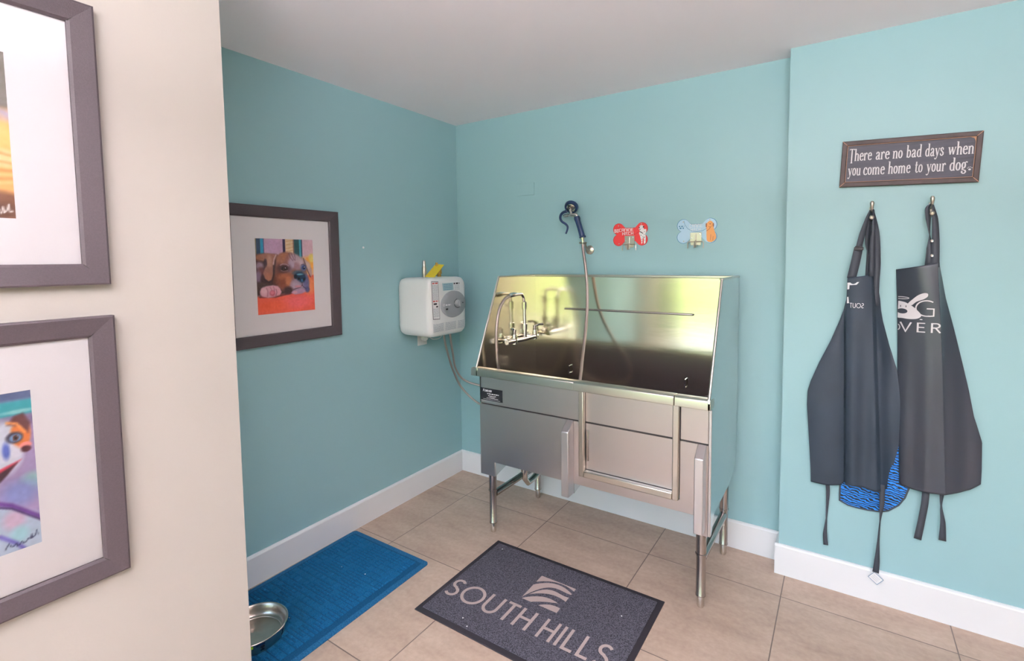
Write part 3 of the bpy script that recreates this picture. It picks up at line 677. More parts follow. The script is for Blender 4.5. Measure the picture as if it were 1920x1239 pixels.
picture(XP, -2.797, -2.203, 1.458, 2.118, .050, retriever(), -2.649, -2.358, 1.609, 1.964, 'upper black framed picture on cream wall, painting of a golden orange dog')

# ------------------------------------------------------------------ dog wash tub
X0, X1, YF, YB = .665, 1.858, -.62, -.05
tub = thing('dog_wash_tub', (1.26, -.33, 0), 'stainless steel dog wash tub with tall backsplash and slanted sides on four tube legs', 'dog tub')
xyz_x = lambda u, v, w: (w, u, v)
side = [(YB, 1.417), (-.44, 1.417), (-.652, .940), (-.652, .897), (YF, .893), (YF, .358), (-.60, .358), (-.555, .428), (-.24, .428), (-.085, .455), (YB, .52)]
build(MB().prism(side, X1 - .012, X1, xyz_x), 'side_panel', M['steelside'], parent=tub, bevel=.002)
build(MB().prism(side, X0, X0 + .010, xyz_x), 'side_panel', M['mirror'], parent=tub, bevel=.002)
# back splash (down into the basin) with a folded top edge
bs = MB().box(X0 + .010, X1 - .012, YB - .012, YB, .52, 1.405)
build(bs, 'backsplash', M['mirror'], parent=tub)
build(MB().box(X0, X1, YB - .016, YB + .004, 1.405, 1.419).box(X1 - .016, X1 + .0015, -.442, YB - .016, 1.412, 1.420).box(X0 - .001, X0 + .012, -.442, YB - .016, 1.412, 1.420), 'top_trim', M['rim'], parent=tub, bevel=.003, weld=False)
for xx in (X0 + .005, X1 - .006):
    build(MB().tube([(xx, -.442, 1.414), (xx, -.652, .942)], .0055, 8), 'edge_trim', M['rim'], parent=tub, smooth=True)
# basin: floor and the inside of the front
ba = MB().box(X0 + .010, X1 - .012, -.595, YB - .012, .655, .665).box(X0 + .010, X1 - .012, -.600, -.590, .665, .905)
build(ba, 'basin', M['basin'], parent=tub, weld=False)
# rim in three lengths: left, the sliding gate's cap, right
rimp = [(-.585, .905), (-.585, .925), (-.595, .936), (-.640, .940), (-.650, .935), (-.652, .925), (-.652, .897), (-.640, .895), (-.622, .897)]
for a_, b_ in ((.632, 1.243), (1.714, X1 + .001)): build(MB().prism(rimp, a_, b_, xyz_x), 'rim', M['rim'], parent=tub, bevel=.002)
gr_ = [(y - .004 if y < -.6 else y, z + .001) for y, z in rimp]
# front: upper and lower panels, left and right of the gate
GX0, GX1, GZ0 = 1.290, 1.704, .518
for a_, b_ in ((X0, 1.262), (1.732, X1 - .012)):
    build(MB().box(a_, b_, YF, YF + .012, .748, .897), 'upper_front_panel', M['steel'], parent=tub, bevel=.0025)
lo = MB()
lo.box(X0, 1.262, YF - .001, YF + .012, .436, .742).box(1.732, X1 - .012, YF - .001, YF + .012, .436, .742)
lo.box(1.262, 1.732, YF - .001, YF + .012, .436, .487)
lo.box(X0, .757, YF - .001, YF + .012, .358, .436).box(1.795, X1 - .012, YF - .001, YF + .012, .358, .436)
build(lo, 'lower_front_panel', M['steel'], parent=tub, weld=False)
build(MB().box(X0 + .004, X1 - .016, YF + .003, YF + .013, .741, .749), 'panel_seam', M['dark'], parent=tub)
for gx in (.756, .668, 1.797):      # gusset plates behind the feet
    fg = MB().prism([(YF + .011, .358), (YF + .011, .436), (-.30, .436)], gx - .0015, gx + .0015, xyz_x)
    build(fg, 'gusset', M['steelside'], parent=tub)
# gate frame (U channel) and recessed gate
gf = MB()
fo, fi = (1.264, 1.730, .487), (GX0, GX1, GZ0)
gf.box(fo[0], fi[0], YF - .022, YF + .004, fo[2], .899).box(fi[1], fo[1], YF - .022, YF + .004, fo[2], .899).box(fi[0], fi[1], YF - .022, YF + .004, fo[2], fi[2])
gate = build(MB().box(GX0 + .001, GX1 - .001, YF + .006, YF + .012, GZ0 + .001, .742).box(GX0 + .001, GX1 - .001, YF + .004, YF + .010, .748, .897), 'sliding_gate', M['steel'], parent=tub, weld=False)
build(gf, 'gate_track', M['rim'], parent=tub, bevel=.004, seg=2, weld=False)
build(MB().prism(gr_, 1.2445, 1.7125, xyz_x), 'gate_cap', M['rim'], parent=gate, bevel=.002)
build(MB().box(GX0 + .004, GX0 + .016, YF + .001, YF + .006, .56, .71), 'gate_stiffener', M['tube'], parent=gate, bevel=.002)
# two ramp posts
for (a, b) in ((1.192, 1.230), (1.804, 1.840)):
    p = MB().prism([(YF - .0005, .745), (YF - .060, .702), (YF - .060, .388), (YF - .0005, .388)], a, b, xyz_x)
    build(p, 'ramp_post', M['steelv'], parent=tub, bevel=.003)
build(MB().prism([(YF - .001, .388), (YF - .001, .436), (-.42, .436)], 1.190, 1.232, xyz_x), 'post_brace', M['steelside'], parent=tub)
# name plate
npx0, npx1, npz0, npz1 = .672, .815, .766, .831
npl = build(MB().box(npx0, npx1, YF - .0015, YF, npz0, npz1), 'name_plate', M['black'], parent=tub)
tx = MB((0, -1, 0))
write(tx, 'F', SANS, lambda u, v: (.689 + u * .013, YF - .0022, .8125 + v * .0125), .10, .16, slant=.2)
write(tx, 'OREVER', SANS, lambda u, v: (.6975 + u * .0098, YF - .0022, .8125 + v * .0098), .11, .22, slant=.2)
def small_lines(mb, fn, x0, x1, z, h, seedv, gap=.25):
    rnd = random.Random(seedv); x = x0
    while x < x1:
        w_ = h * rnd.uniform(1.2, 4); e_ = min(x + w_, x1)
        mb.poly([fn(x, z), fn(e_, z), fn(e_, z + h), fn(x, z + h)]); x = e_ + h * .8
pf = lambda a, b: (a, YF - .0022, b)
small_lines(tx, pf, .716, .792, .8005, .0042, 1); small_lines(tx, pf, .722, .775, .7905, .003, 2)
small_lines(tx, pf, .731, .764, .7845, .0022, 3); small_lines(tx, pf, .712, .788, .7785, .0024, 4); small_lines(tx, pf, .690, .800, .7715, .0014, 5)
build(tx, 'lettering', M['inkw'], parent=npl, weld=False)
# tie rings and grooming bar on the back
for xx in (.920, 1.605):
    tr = MB().tube([(xx, YB - .012, .872), (xx, YB - .034, .872), (xx, YB - .036, .850), (xx, YB - .034, .828), (xx, YB - .012, .828)], .004, 8)
    build(tr, 'tie_ring', M['chrome'], parent=tub, smooth=True)
gb = MB().tube([(.885, YB - .013, 1.213), (.888, YB - .020, 1.214), (1.636, YB - .020, 1.215), (1.639, YB - .013, 1.215)], .0052, 10)
build(gb, 'grooming_bar', M['tube'], parent=tub, smooth=True)
# legs
for (lx, ly) in ((.690, -.550), (1.808, -.556), (1.812, -.100), (.694, -.082)):
    lg = build(MB().lathe([(0, .432), (.0215, .432), (.0215, .246), (.0235, .245), (.0235, .238), (.0200, .236), (.0200, .064), (.0215, .062), (.0215, .056), (.0150, .054)], (lx, ly, 0), n=24), 'leg', M['tube'], parent=tub, smooth=True)
    build(MB().lathe([(.0150, .056), (.0160, .054), (.0160, .012), (.0130, .004), (0, .0005)], (lx, ly, 0), n=20), 'foot', M['chrome'], parent=lg, smooth=True)
for (a, b) in (((.690, -.531, .214), (.694, -.101, .214)), ((1.808, -.537, .214), (1.812, -.119, .214))):
    build(MB().tube([a, b], .0185, 18), 'crossbar', M['tube'], parent=tub, smooth=True)
dp = MB().tube([(.76, -.33, .655), (.76, -.33, .33), (.76, -.33, .28)], .024, 16).tube([(.76, -.33, .41), (.76, -.33, .385)], .031, 16)
dp.tube([(.76, -.33, .30), (.76, -.33, .235), (.76, -.30, .20), (.76, -.24, .205), (.76, -.10, .235)], .017, 14)
build(dp, 'drain_pipe', M['chrome'], parent=tub, smooth=True)
bx = MB().tube([(1.80, -.30, .415), (1.835, -.30, .415)], .011, 10).tube([(1.80, -.40, .412), (1.832, -.40, .412)], .009, 10).box(1.70, 1.82, -.50, -.12, .418, .432)
build(bx, 'under_bracket', M['tube'], parent=tub, smooth=True)
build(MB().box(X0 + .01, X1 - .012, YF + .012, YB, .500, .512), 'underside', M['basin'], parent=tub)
# faucet on the left side panel
XF = .722
fa = MB().tube([(XF, -.445, 1.050), (XF, -.42, 1.050), (XF, -.30, 1.046), (XF, -.26, 1.046), (XF, -.20, 1.046), (XF, -.13, 1.046)], [.014, .0165, .0125, .015, .0125, .0165], 16)
for yy in (-.366, -.147):
    fa.tube([(X0 + .009, yy, 1.046), (XF, yy, 1.046)], .012, 14); fa.tube([(X0 + .0095, yy, 1.046), (X0 + .016, yy, 1.046)], .024, 18)
    fa.tube([(XF, yy, 1.030), (XF, yy, 1.066), (XF, yy, 1.085)], [.017, .0165, .013], 16)
fau = build(fa, 'faucet', M['chrome'], parent=tub, smooth=True)
for yy, dv in ((-.366, (-.030, -.02)), (-.147, (.004, .052))):
    hb = MB().tube([(XF, yy, 1.084), (XF, yy, 1.112)], [.010, .011], 14).tube([(XF, yy, 1.107), (XF + dv[0] * .5 + .012, yy + dv[1] * .5, 1.117), (XF + dv[0] + .02, yy + dv[1], 1.116)], [.0075, .007, .0085], 10)
    build(hb, 'faucet_handle', M['chrome'], parent=fau, smooth=True)
sp_ = MB().tube([(XF, -.258, 1.05), (XF, -.258, 1.10), (XF, -.258, 1.101), (XF, -.258, 1.135), (XF, -.258, 1.136), (XF, -.260, 1.22), (XF, -.260, 1.221), (XF, -.260, 1.262), (XF, -.260, 1.263)] +
               [(XF, -.266 - .034 * (1 - math.cos(a)), 1.272 + .040 * math.sin(a)) for a in np.linspace(0, PI / 2, 8)] + [(XF, -.345, 1.313)],
               [.013, .013, .0175, .0175, .0105, .0105, .0155, .0155, .009] + [.009] * 8 + [.009], 14)
sp_.tube([(XF, -.345, 1.313), (XF, -.366, 1.313), (XF, -.367, 1.313), (XF, -.402, 1.311), (XF, -.412, 1.308)], [.011, .011, .0135, .0135, .009], 14)
build(sp_, 'spout', M['chrome'], parent=fau, smooth=True)

# ------------------------------------------------------------------ hand sprayer and its hose
spr = thing('hand_sprayer', (.97, -.06, 1.60), 'navy blue hand sprayer hung on back wall with long steel hose into the tub', 'sprayer')
def catmull(P, k=8):
    P = [Vector(p) for p in P]; Q = [P[0] * 2 - P[1]] + P + [P[-1] * 2 - P[-2]]; out = []
    for i in range(1, len(Q) - 2):
        for j in range(k):
            t = j / k; a, b, c, d = Q[i - 1], Q[i], Q[i + 1], Q[i + 2]
            out.append(.5 * ((2 * b) + (c - a) * t + (2 * a - 5 * b + 4 * c - d) * t * t + (3 * b - a - 3 * c + d) * t ** 3))
    out.append(P[-1]); return out
hp = catmull([(1.005, -.062, 1.598), (1.012, -.072, 1.560), (1.040, -.100, 1.465), (1.056, -.112, 1.343), (1.069, -.140, 1.224), (1.088, -.200, 1.110),
              (1.118, -.300, .980), (1.151, -.400, .875), (1.150, -.46, .78), (1.10, -.50, .70), (.98, -.50, .680), (.86, -.50, .684), (.78, -.50, .73),
              (.735, -.510, .82), (.722, -.526, .909), (.722, -.541, 1.057), (.722, -.533, 1.17), (.722, -.503, 1.250), (.722, -.455, 1.294), (.722, -.412, 1.308)], 8)
build(MB().tube(hp, .0085, 12), 'hose', M['hose'], parent=spr, smooth=True)
# spray head: ring seen from behind, tilted
hc = Vector((.925, -.052, 1.818)); hax = Vector((.10, -.62, -.52)).normalized()
build(MB().lathe([(.026, -.016), (.034, -.014), (.041, -.006), (.041, .006), (.036, .014), (.028, .014), (.026, .006), (.026, -.016)], hc, hax, 32), 'rubber_ring', M['navy'], parent=spr, smooth=True)
build(MB().lathe([(0, .002), (.012, .004), (.020, .000), (.028, .006), (.029, .012), (.026, .014), (.024, .010)], hc, hax, 28), 'spray_face', M['chrome'], parent=spr, smooth=True)
vb = MB().tube([hc + hax * .002, Vector((.928, -.072, 1.792)), Vector((.938, -.075, 1.770))], [.010, .009, .0095], 12)
vb.tube([(.884, -.075, 1.766), (.892, -.075, 1.766), (.893, -.075, 1.766), (.915, -.075, 1.767), (.916, -.075, 1.767), (.935, -.075, 1.768), (.975, -.075, 1.766)], [.008, .008, .0105, .0105, .008, .012, .011], 12)
vb.tube([(.968, -.075, 1.768), (.976, -.074, 1.752)], .012, 12)
vb.tube([(1.000, -.062, 1.636), (1.004, -.062, 1.618), (1.005, -.062, 1.596)], [.014, .0115, .0105], 14)
build(vb, 'valve_body', M['chrome'], parent=spr, smooth=True)
build(MB().tube([(.971, -.074, 1.757), (.974, -.074, 1.745), (.979, -.073, 1.728), (.990, -.068, 1.688), (1.001, -.063, 1.644), (1.003, -.063, 1.640), (1.004, -.063, 1.634)], [.0165, .019, .016, .0155, .0165, .020, .019], 16), 'grip', M['navy'], parent=spr, smooth=True)
lv = catmull([(.912, -.085, 1.790), (.893, -.088, 1.786), (.876, -.088, 1.774), (.870, -.088, 1.753), (.880, -.088, 1.733), (.905, -.086, 1.716), (.917, -.086, 1.700), (.914, -.086, 1.680), (.905, -.086, 1.660)], 5)
build(MB().tube(lv, [.009 - .004 * i / (len(lv) - 1) for i in range(len(lv))], 10), 'squeeze_lever', M['navy'], parent=spr, smooth=True)

hk = thing('sprayer_wall_bracket', (1.03, 0, 1.56), 'round steel wall bracket with clip that holds the hand sprayer hose', 'wall bracket')
build(MB().lathe([(0, .010), (.020, .008), (.026, .004), (.027, 0)], (1.020, 0, 1.563), (0, -1, 0), 28), 'mounting_disc', M['nickel'], parent=hk, smooth=True)
build(MB().tube([(1.020, -.006, 1.563), (1.012, -.030, 1.574), (1.008, -.036, 1.590), (1.008, -.040, 1.602)], .006, 10), 'arm', M['nickel'], parent=hk, smooth=True)
cl_ = [(1.005 + .019 * math.cos(math.radians(a)), -.062 - .019 * math.sin(math.radians(a)), 1.604) for a in range(-250, 71, 20)]
build(MB().tube(cl_, .0045, 8), 'clip', M['nickel'], parent=hk, smooth=True)

# ------------------------------------------------------------------ bone shaped hitch plates
def bone_outline(s):
    cs = [(.069, .031, .0335), (-.069, .031, .0335), (.069, -.031, .0335), (-.069, -.031, .0335)]
    pts = []
    for k in range(160):
        a = 2 * PI * k / 160; d = (math.cos(a), math.sin(a)); best = 0
        for i in range(1, 260):
            r = i * .0006; x, y = d[0] * r, d[1] * r
            if (abs(x) < .069 and abs(y) < .0375) or any((x - cx) ** 2 + (y - cy) ** 2 < rr ** 2 for cx, cy, rr in cs): best = r
        pts.append((d[0] * (best + s), d[1] * (best + s)))
    return pts
def hitch(cx, cz, face, edge, label, spotted):
    t = thing('bone_leash_hitch', (cx, 0, cz), label, 'leash hook', 'bone shaped leash hitches on the back wall')
    F = lambda u, v, w: (cx + u, -w, cz + v)
    build(MB().prism(bone_outline(0), 0, .003, F), 'bone_plate', edge, parent=t)
    pf_ = build(MB().prism(bone_outline(-.0028), .003, .0036, F), 'plate_face', face, parent=t)
    S = lambda y: (lambda u, v: (cx + u, -y, cz + v))
    def P(pts, m, y, name):
        build(MB().poly([S(y)(u, v) for u, v in pts]), name, m, parent=t)
    # curved leash line printed on the plate
    ln = MB((0, -1, 0)); strokes(ln, [(-.066, .056), (-.060, .034), (-.046, .014), (-.026, .002), (.0, -.002), (.03, .0), (.052, .012)], .0009, S(.0042)); build(ln, 'printed_leash', edge, parent=t)
    dg = MB()
    if spotted:
        dg.poly([S(.0041)(u, v) for u, v in [(.052, .036), (.058, .046), (.066, .049), (.076, .045), (.080, .034), (.078, .026), (.094, .026), (.094, .012), (.088, .0), (.092, -.018), (.090, -.050), (.084, -.056), (.080, -.052), (.080, -.028), (.074, -.022), (.072, -.052), (.066, -.056), (.066, -.040), (.058, -.010), (.052, .004), (.058, .016), (.052, .026)]])
        build(dg, 'printed_dog', M['paper'], parent=t)
        sp = MB((0, -1, 0))
        for (u, v, r) in [(.054, .036, .0035), (.078, .038, .0045), (.062, .040, .0015), (.069, .030, .0014), (.058, .026, .003), (.066, .008, .0035), (.060, .012, .003), (.073, .004, .003), (.082, -.004, .002), (.084, .012, .002), (.064, -.008, .002), (.076, -.016, .0022), (.086, -.018, .0022), (.080, -.022, .0026), (.068, -.030, .0018), (.086, -.036, .0018), (.070, -.042, .0014)]:
            sp.poly([S(.0046)(a, b) for a, b in circle(u, v, r, r * 1.1, 10)])
        build(sp, 'printed_spots', M['black'], parent=t)
        tx = MB((0, -1, 0)); h1 = .0175
        write(tx, 'CANINE', SQUARE, lambda u, v: (cx - .066 + u * h1 * 1.22, -.0044, cz + .016 + v * h1 + u * .0003), .075, .15)
        write(tx, 'HITCH', SQUARE, lambda u, v: (cx - .046 + u * h1 * 1.20, -.0044, cz - .004 + v * h1 + u * .0003), .075, .15)
        build(tx, 'lettering', M['inkw'], parent=t, weld=False)
        sm = MB()
        for k in range(4): small_lines(sm, lambda a, b: (cx + a, -.0044, cz + b), -.095, -.069, .012 + k * .0052, .0034, 20 + k)
        build(sm, 'small_print', M['inkw'], parent=t, weld=False)
    else:
        dg.poly([S(.0041)(u, v) for u, v in [(.052, -.050), (.050, -.020), (.050, .0), (.048, .014), (.049, .032), (.054, .042), (.064, .050), (.072, .050), (.080, .044), (.085, .030), (.086, .012), (.090, -.004), (.098, -.024), (.099, -.040), (.090, -.052), (.076, -.060), (.060, -.058)]])
        build(dg, 'printed_dog', M['gold'], parent=t)
        sp = MB((0, -1, 0))
        for (u, v, a, b) in [(.049, .028, .0035, .012), (.084, .028, .0035, .011), (.068, .034, .0035, .0035), (.060, .040, .0013, .0013), (.076, .040, .0013, .0013)]: sp.poly([S(.0046)(p, q) for p, q in circle(u, v, a, b, 12)])
        strokes(sp, [(.060, .022), (.067, .017), (.075, .023)], .0011, S(.0046)); strokes(sp, [(.050, -.002), (.062, .006), (.070, .016)], .0012, S(.0046)); strokes(sp, [(.072, -.02), (.070, -.05)], .0009, S(.0046)); strokes(sp, [(.084, -.03), (.082, -.052)], .0009, S(.0046))
        build(sp, 'printed_markings', M['goldd'], parent=t)
        tx = MB((0, -1, 0)); h1 = .019
        write(tx, 'CANINE', SQUARE, lambda u, v: (cx - .036 + u * h1 * .86, -.0044, cz + .018 + v * h1), .05, .15)
        write(tx, 'HITCH', SQUARE, lambda u, v: (cx - .030 + u * h1 * .86, -.0044, cz - .000 + v * h1 * .8), .05, .15)
        build(tx, 'lettering', M['paper'], parent=t, weld=False)
        sm = MB()
        small_lines(sm, lambda a, b: (cx + a, -.0044, cz + b), -.092, -.064, .024, .006, 31); small_lines(sm, lambda a, b: (cx + a, -.0044, cz + b), -.088, -.066, .014, .007, 32)
        build(sm, 'small_print', M['blueedge'], parent=t, weld=False)
    # screws
    sc = MB()
    for (u, v) in ((-.069, .050), (-.066, -.052), (.066, .056)): sc.lathe([(0, .0012), (.003, .0008), (.0034, 0)], F(u, v, .0036), (0, -1, 0), 12)
    build(sc, 'screw', M['nickel'], parent=t, smooth=True)
    # steel hook
    hx = -.002
    hkp = build(MB().prism([(hx - .030, -.008), (hx + .028, -.008), (hx + .028, -.050), (hx + .024, -.074), (hx - .026, -.074), (hx - .030, -.050)], .0038, .0062, F), 'hook_plate', M['nickel'], parent=t, bevel=.0008)
    sc = MB()
    for (u, v) in ((hx + .020, -.018), (hx - .022, -.038)): sc.lathe([(0, .002), (.0035, .0014), (.004, 0)], F(u, v, .0062), (0, -1, 0), 12)
    build(sc, 'hook_screw', M['chrome'], parent=hkp, smooth=True)
    b = MB()
    b.tube([F(hx, -.016, .008), F(hx, -.050, .010), F(hx, -.054, .014)], .0026, 8)
    b.tube([F(hx - .040, -.090, .014), F(hx - .040, -.062, .014), F(hx - .036, -.056, .014), F(hx + .036, -.056, .014), F(hx + .040, -.062, .014), F(hx + .040, -.090, .014)], .0026, 8)
    b.tube([F(hx, -.052, .012), F(hx, -.058, .030), F(hx, -.070, .040), F(hx, -.088, .044)], .0034, 8)
    b.prism([(hx - .004, -.056), (hx + .004, -.056), (hx + .004, -.084), (hx - .004, -.086)], .008, .030, F)
    build(b, 'prongs', M['nickel'], parent=hkp, smooth=True)
hitch(1.271, 1.646, M['red'], M['darkred'], 'red bone shaped leash hitch plate printed with a dalmatian', True)
hitch(1.636, 1.650, M['paleblue'], M['blueedge'], 'pale blue bone shaped leash hitch plate printed with a golden dog', False)

# ------------------------------------------------------------------ water heater
HX, HY0, HY1, HZ0, HZ1 = .275, -.582, -.252, 1.055, 1.408
wh = thing('water_heater', (0, -.425, HZ0), 'small white tank water heater with grey round dial mounted on left wall', 'water heater')
bm = bmesh.new(); bmesh.ops.create_cube(bm, size=1)
bmesh.ops.subdivide_edges(bm, edges=bm.edges, cuts=14, use_grid_fill=True)
for v in bm.verts:
    x, y, z = v.co.x + .5, v.co.y * 2, v.co.z * 2
    def sup(a, b, r):      # round the (a, b) corner
        return a, b
    rr = .26
    # rounded square in y-z
    ay, az = abs(y), abs(z)
    if ay > 1 - rr and az > 1 - rr:
        dy, dz = ay - (1 - rr), az - (1 - rr); m_ = max(dy, dz); l_ = math.hypot(dy, dz)
        if l_ > 0: dy, dz = dy * m_ / l_, dz * m_ / l_
        y = math.copysign(1 - rr + dy, y); z = math.copysign(1 - rr + dz, z)
    # pull in towards the front to round front edge; slight crown
    m2 = max(abs(y), abs(z))
    if x > .86:
        q = (x - .86) / .14; sc_ = 1 - .085 * (1 - math.sqrt(max(0, 1 - q * q))) if q < 1 else .915
        y *= sc_; z *= sc_
    if x < .22:
        q = (.22 - x) / .22; sc_ = 1 - .12 * (1 - math.sqrt(max(0, 1 - q * q))); y *= sc_; z *= sc_
    if x > .999: x = 1 + .030 * (1 - m2 * m2)
    else: x = min(x, 1)
    v.co = Vector((x * (HX - .002) + .002, (HY0 + HY1) / 2 + y * (HY1 - HY0) / 2, (HZ0 + HZ1) / 2 + z * (HZ1 - HZ0) / 2)) - ABS[wh.name]
me = bpy.data.meshes.new('tank_shell'); bm.to_mesh(me); bm.free(); me.materials.append(M['white'])
for p in me.polygons: p.use_smooth = True
sh = bpy.data.objects.new('tank_shell', me); COL.objects.link(sh); sh.parent = wh; ABS[sh.name] = ABS[wh.name]
XFH = HX + .0010
HYc, HZc = (HY0 + HY1) / 2, (HZ0 + HZ1) / 2
def fx(y, z, off=0.0):      # the crowned front surface
    yy = (y - HYc) / ((HY1 - HY0) / 2) / .915; zz = (z - HZc) / ((HZ1 - HZ0) / 2) / .915
    m2 = min(1, max(abs(yy), abs(zz))) * .915
    return HX * (1 + .030 * (1 - m2 * m2)) + .0024 + off
def fpoly(mb, pts, off=0.0): mb.poly([(fx(y, z, off), y, z) for y, z in pts])
dcy, dcz, dr = -.382, 1.243, 1.0
DA, DB = .117, .0825          # the dial panel is a wide oval
D0 = HX * 1.03 - .003
def oval(mb, prof, cy, cz, ra, rb, n=56):
    vs = []
    for r, h in prof:
        for k in range(n): vs.append((D0 + h, cy + ra * max(r, 1e-4) * math.cos(2 * PI * k / n), cz + rb * max(r, 1e-4) * math.sin(2 * PI * k / n)))
    mb.add(vs, [(i * n + k, i * n + (k + 1) % n, (i + 1) * n + (k + 1) % n, (i + 1) * n + k) for i in range(len(prof) - 1) for k in range(n)])
    return mb
dial = build(oval(MB(), [(0, .0060), (.6, .0055), (.96, .0035), (1, .0), (1, -.006)], dcy, dcz, DA, DB), 'dial_face', M['greyplastic'], parent=wh, smooth=True)
ky, kz = -.347, 1.246
kb = oval(MB(), [(0, .026), (.60, .025), (.72, .021), (.76, .007), (1.0, .0065), (1.0, .002)], ky, kz, .037, .030)
kb.box(D0 + .024, D0 + .029, ky - .004, ky + .004, kz - .016, kz + .016)
build(kb, 'dial_knob', M['greyplastic'], parent=dial, smooth=True)
ar = MB(); xx = D0 + .0072
for a0, a1 in ((100, 170), (190, 300)):
    strokes(ar, arc(0, 0, .034, .027, a0, a1, 14), .0016, lambda u, v: (xx + .0003, ky + u, kz + v))
ar.poly([(xx, ky + .046 + u, kz + v) for u, v in circle(0, 0, .0055, .0045, 10)])
build(ar, 'dial_markings', M['black'], parent=dial)
lg_ = MB()
strokes(lg_, circle(0, 0, .007, .006, 16) + [(.007, 0)], .0010, lambda u, v: (xx, -.472 + u, dcz + v))
small_lines(lg_, lambda a, b: (xx, a, b), -.458, -.412, dcz - .005, .008, 7)
build(lg_, 'dial_logo', M['inkw'], parent=dial, weld=False)
dk = MB(); small_lines(dk, lambda a, b: (xx, a, b), -.457, -.437, dcz - .030, .008, 9); build(dk, 'dial_badge', M['black'], parent=dial, weld=False)
# warning label and other stickers
lb = MB(); fpoly(lb, [(-.561, 1.165), (-.506, 1.162), (-.510, 1.386), (-.568, 1.389)], .0004)
wl = build(lb, 'warning_label', M['darkline'], parent=wh)
lb = MB(); fpoly(lb, [(-.558, 1.1685), (-.509, 1.1655), (-.513, 1.3825), (-.565, 1.3855)], .0009); build(lb, 'label_paper', M['paper'], parent=wl)
for nm, m_, rows in (('label_heading', 'redprint', [(1.373, .007), (1.268, .007)]), ('label_text', 'greyline', [(1.362 - k * .0075, .0035) for k in range(12)] + [(1.224 - k * .0075, .0035) for k in range(7)]), ('label_symbols', 'black', [(1.250, .010), (1.234, .009)])):
    lt = MB()
    for k, (zz, hh) in enumerate(rows):
        t_ = (zz - 1.165) / .22; ya = -.555 - .007 * t_; yb = -.513 - .004 * t_
        if nm == 'label_symbols': ya += .004 + .018 * k; yb -= .006
        small_lines(lt, lambda a, b: (fx(a, b, .0012), a, b), ya, yb, zz, hh, 40 + k)
    build(lt, nm, M[m_], parent=wl, weld=False)
lb = MB(); fpoly(lb, [(-.474, 1.329), (-.380, 1.330), (-.380, 1.374), (-.478, 1.374)], .0006); eb = build(lb, 'energy_sticker', M['bluelabel'], parent=wh)
lt = MB()
for k in range(4): small_lines(lt, lambda a, b: (fx(a, b, .0008), a, b), -.466, -.392, 1.334 + k * .010, .003, 60 + k)
build(lt, 'sticker_text', M['blueedge'], parent=eb, weld=False)
lt = MB(); small_lines(lt, lambda a, b: (fx(a, b, .0008), a, b), -.376, -.322, 1.364, .009, 66)
build(lt, 'certification_mark', M['black'], parent=wh, weld=False)
lt = MB()
for k in range(4): small_lines(lt, lambda a, b: (fx(a, b, .0008), a, b), -.372, -.325, 1.331 + k * .008, .003, 70 + k)
for c0, c1 in ((-.560, -.475), (-.458, -.362), (-.345, -.282)):
    for k in range(7): small_lines(lt, lambda a, b: (fx(a, b, .0008), a, b), c0, c1, 1.090 + k * .0072, .0032, 80 + k)
build(lt, 'instruction_text', M['greyline'], parent=wh, weld=False)
# fittings on top
tn = MB().tube([(.12, -.461, 1.395), (.12, -.461, 1.43), (.12, -.461, 1.431), (.12, -.461, 1.47), (.12, -.461, 1.471), (.12, -.461, 1.505), (.12, -.461, 1.512)], [.012, .012, .0155, .0135, .011, .010, .006], 14)
build(tn, 'inlet_nipple', M['nickel'], parent=wh, smooth=True)
tv = MB().tube([(.13, -.340, 1.397), (.13, -.340, 1.403)], .030, 20)
build(tv, 'valve_collar', M['white'], parent=wh, smooth=True)
tv = MB().tube([(.13, -.340, 1.40), (.13, -.340, 1.425), (.13, -.340, 1.426), (.13, -.340, 1.475), (.13, -.340, 1.485)], [.013, .013, .0175, .016, .010], 14).tube([(.13, -.340, 1.44), (.13, -.375, 1.44)], .012, 12).tube([(.13, -.360, 1.475), (.13, -.360, 1.497)], .008, 10)
rv = build(tv, 'relief_valve', M['brass'], parent=wh, smooth=True)
tg = MB().add([(.165, -.330, 1.482), (.115, -.352, 1.488), (.135, -.470, 1.412), (.190, -.448, 1.406)], [(0, 1, 2, 3)])
build(tg, 'yellow_tag', M['yellowtag'], parent=rv, solid=.002)
build(MB().tube([(.13, -.372, 1.440), (.13, -.386, 1.440)], .010, 12), 'blue_cap', M['navy'], parent=rv, smooth=True)
# braided supply hoses down to the tub
hoses = [catmull([(.14, -.262, 1.06), (.14, -.255, 1.00), (.12, -.215, .90), (.10, -.165, .78), (.12, -.100, .69), (.24, -.055, .655), (.42, -.045, .665), (.60, -.045, .70), (.663, -.05, .72)], 8),
         catmull([(.12, -.300, 1.06), (.12, -.290, .99), (.09, -.225, .88), (.08, -.165, .76), (.10, -.110, .64), (.20, -.070, .54), (.36, -.060, .50), (.56, -.060, .53), (.663, -.065, .56)], 8)]
for h_ in hoses: build(MB().tube(h_, .0070, 10), 'supply_hose', M['hose'], parent=wh, smooth=True)

ou = thing('wall_outlet', (0, -.375, .975), 'white wall outlet under the water heater with plug in it', 'outlet')
build(MB().box(0, .006, -.415, -.335, .965, 1.050), 'cover_plate', M['white'], parent=ou, bevel=.002)
build(MB().tube([(.006, -.372, 1.010), (.030, -.372, 1.010), (.042, -.365, 1.012)], [.017, .017, .009], 14), 'plug', M['white'], parent=ou, smooth=True)
build(MB().tube(catmull([(.042, -.365, 1.012), (.060, -.335, 1.024), (.070, -.290, 1.026), (.068, -.265, 1.012), (.060, -.285, .998), (.050, -.325, 1.000), (.045, -.352, 1.020), (.04, -.36, 1.058)], 6), .0032, 8), 'cord', M['whitecord'], parent=ou, smooth=True)

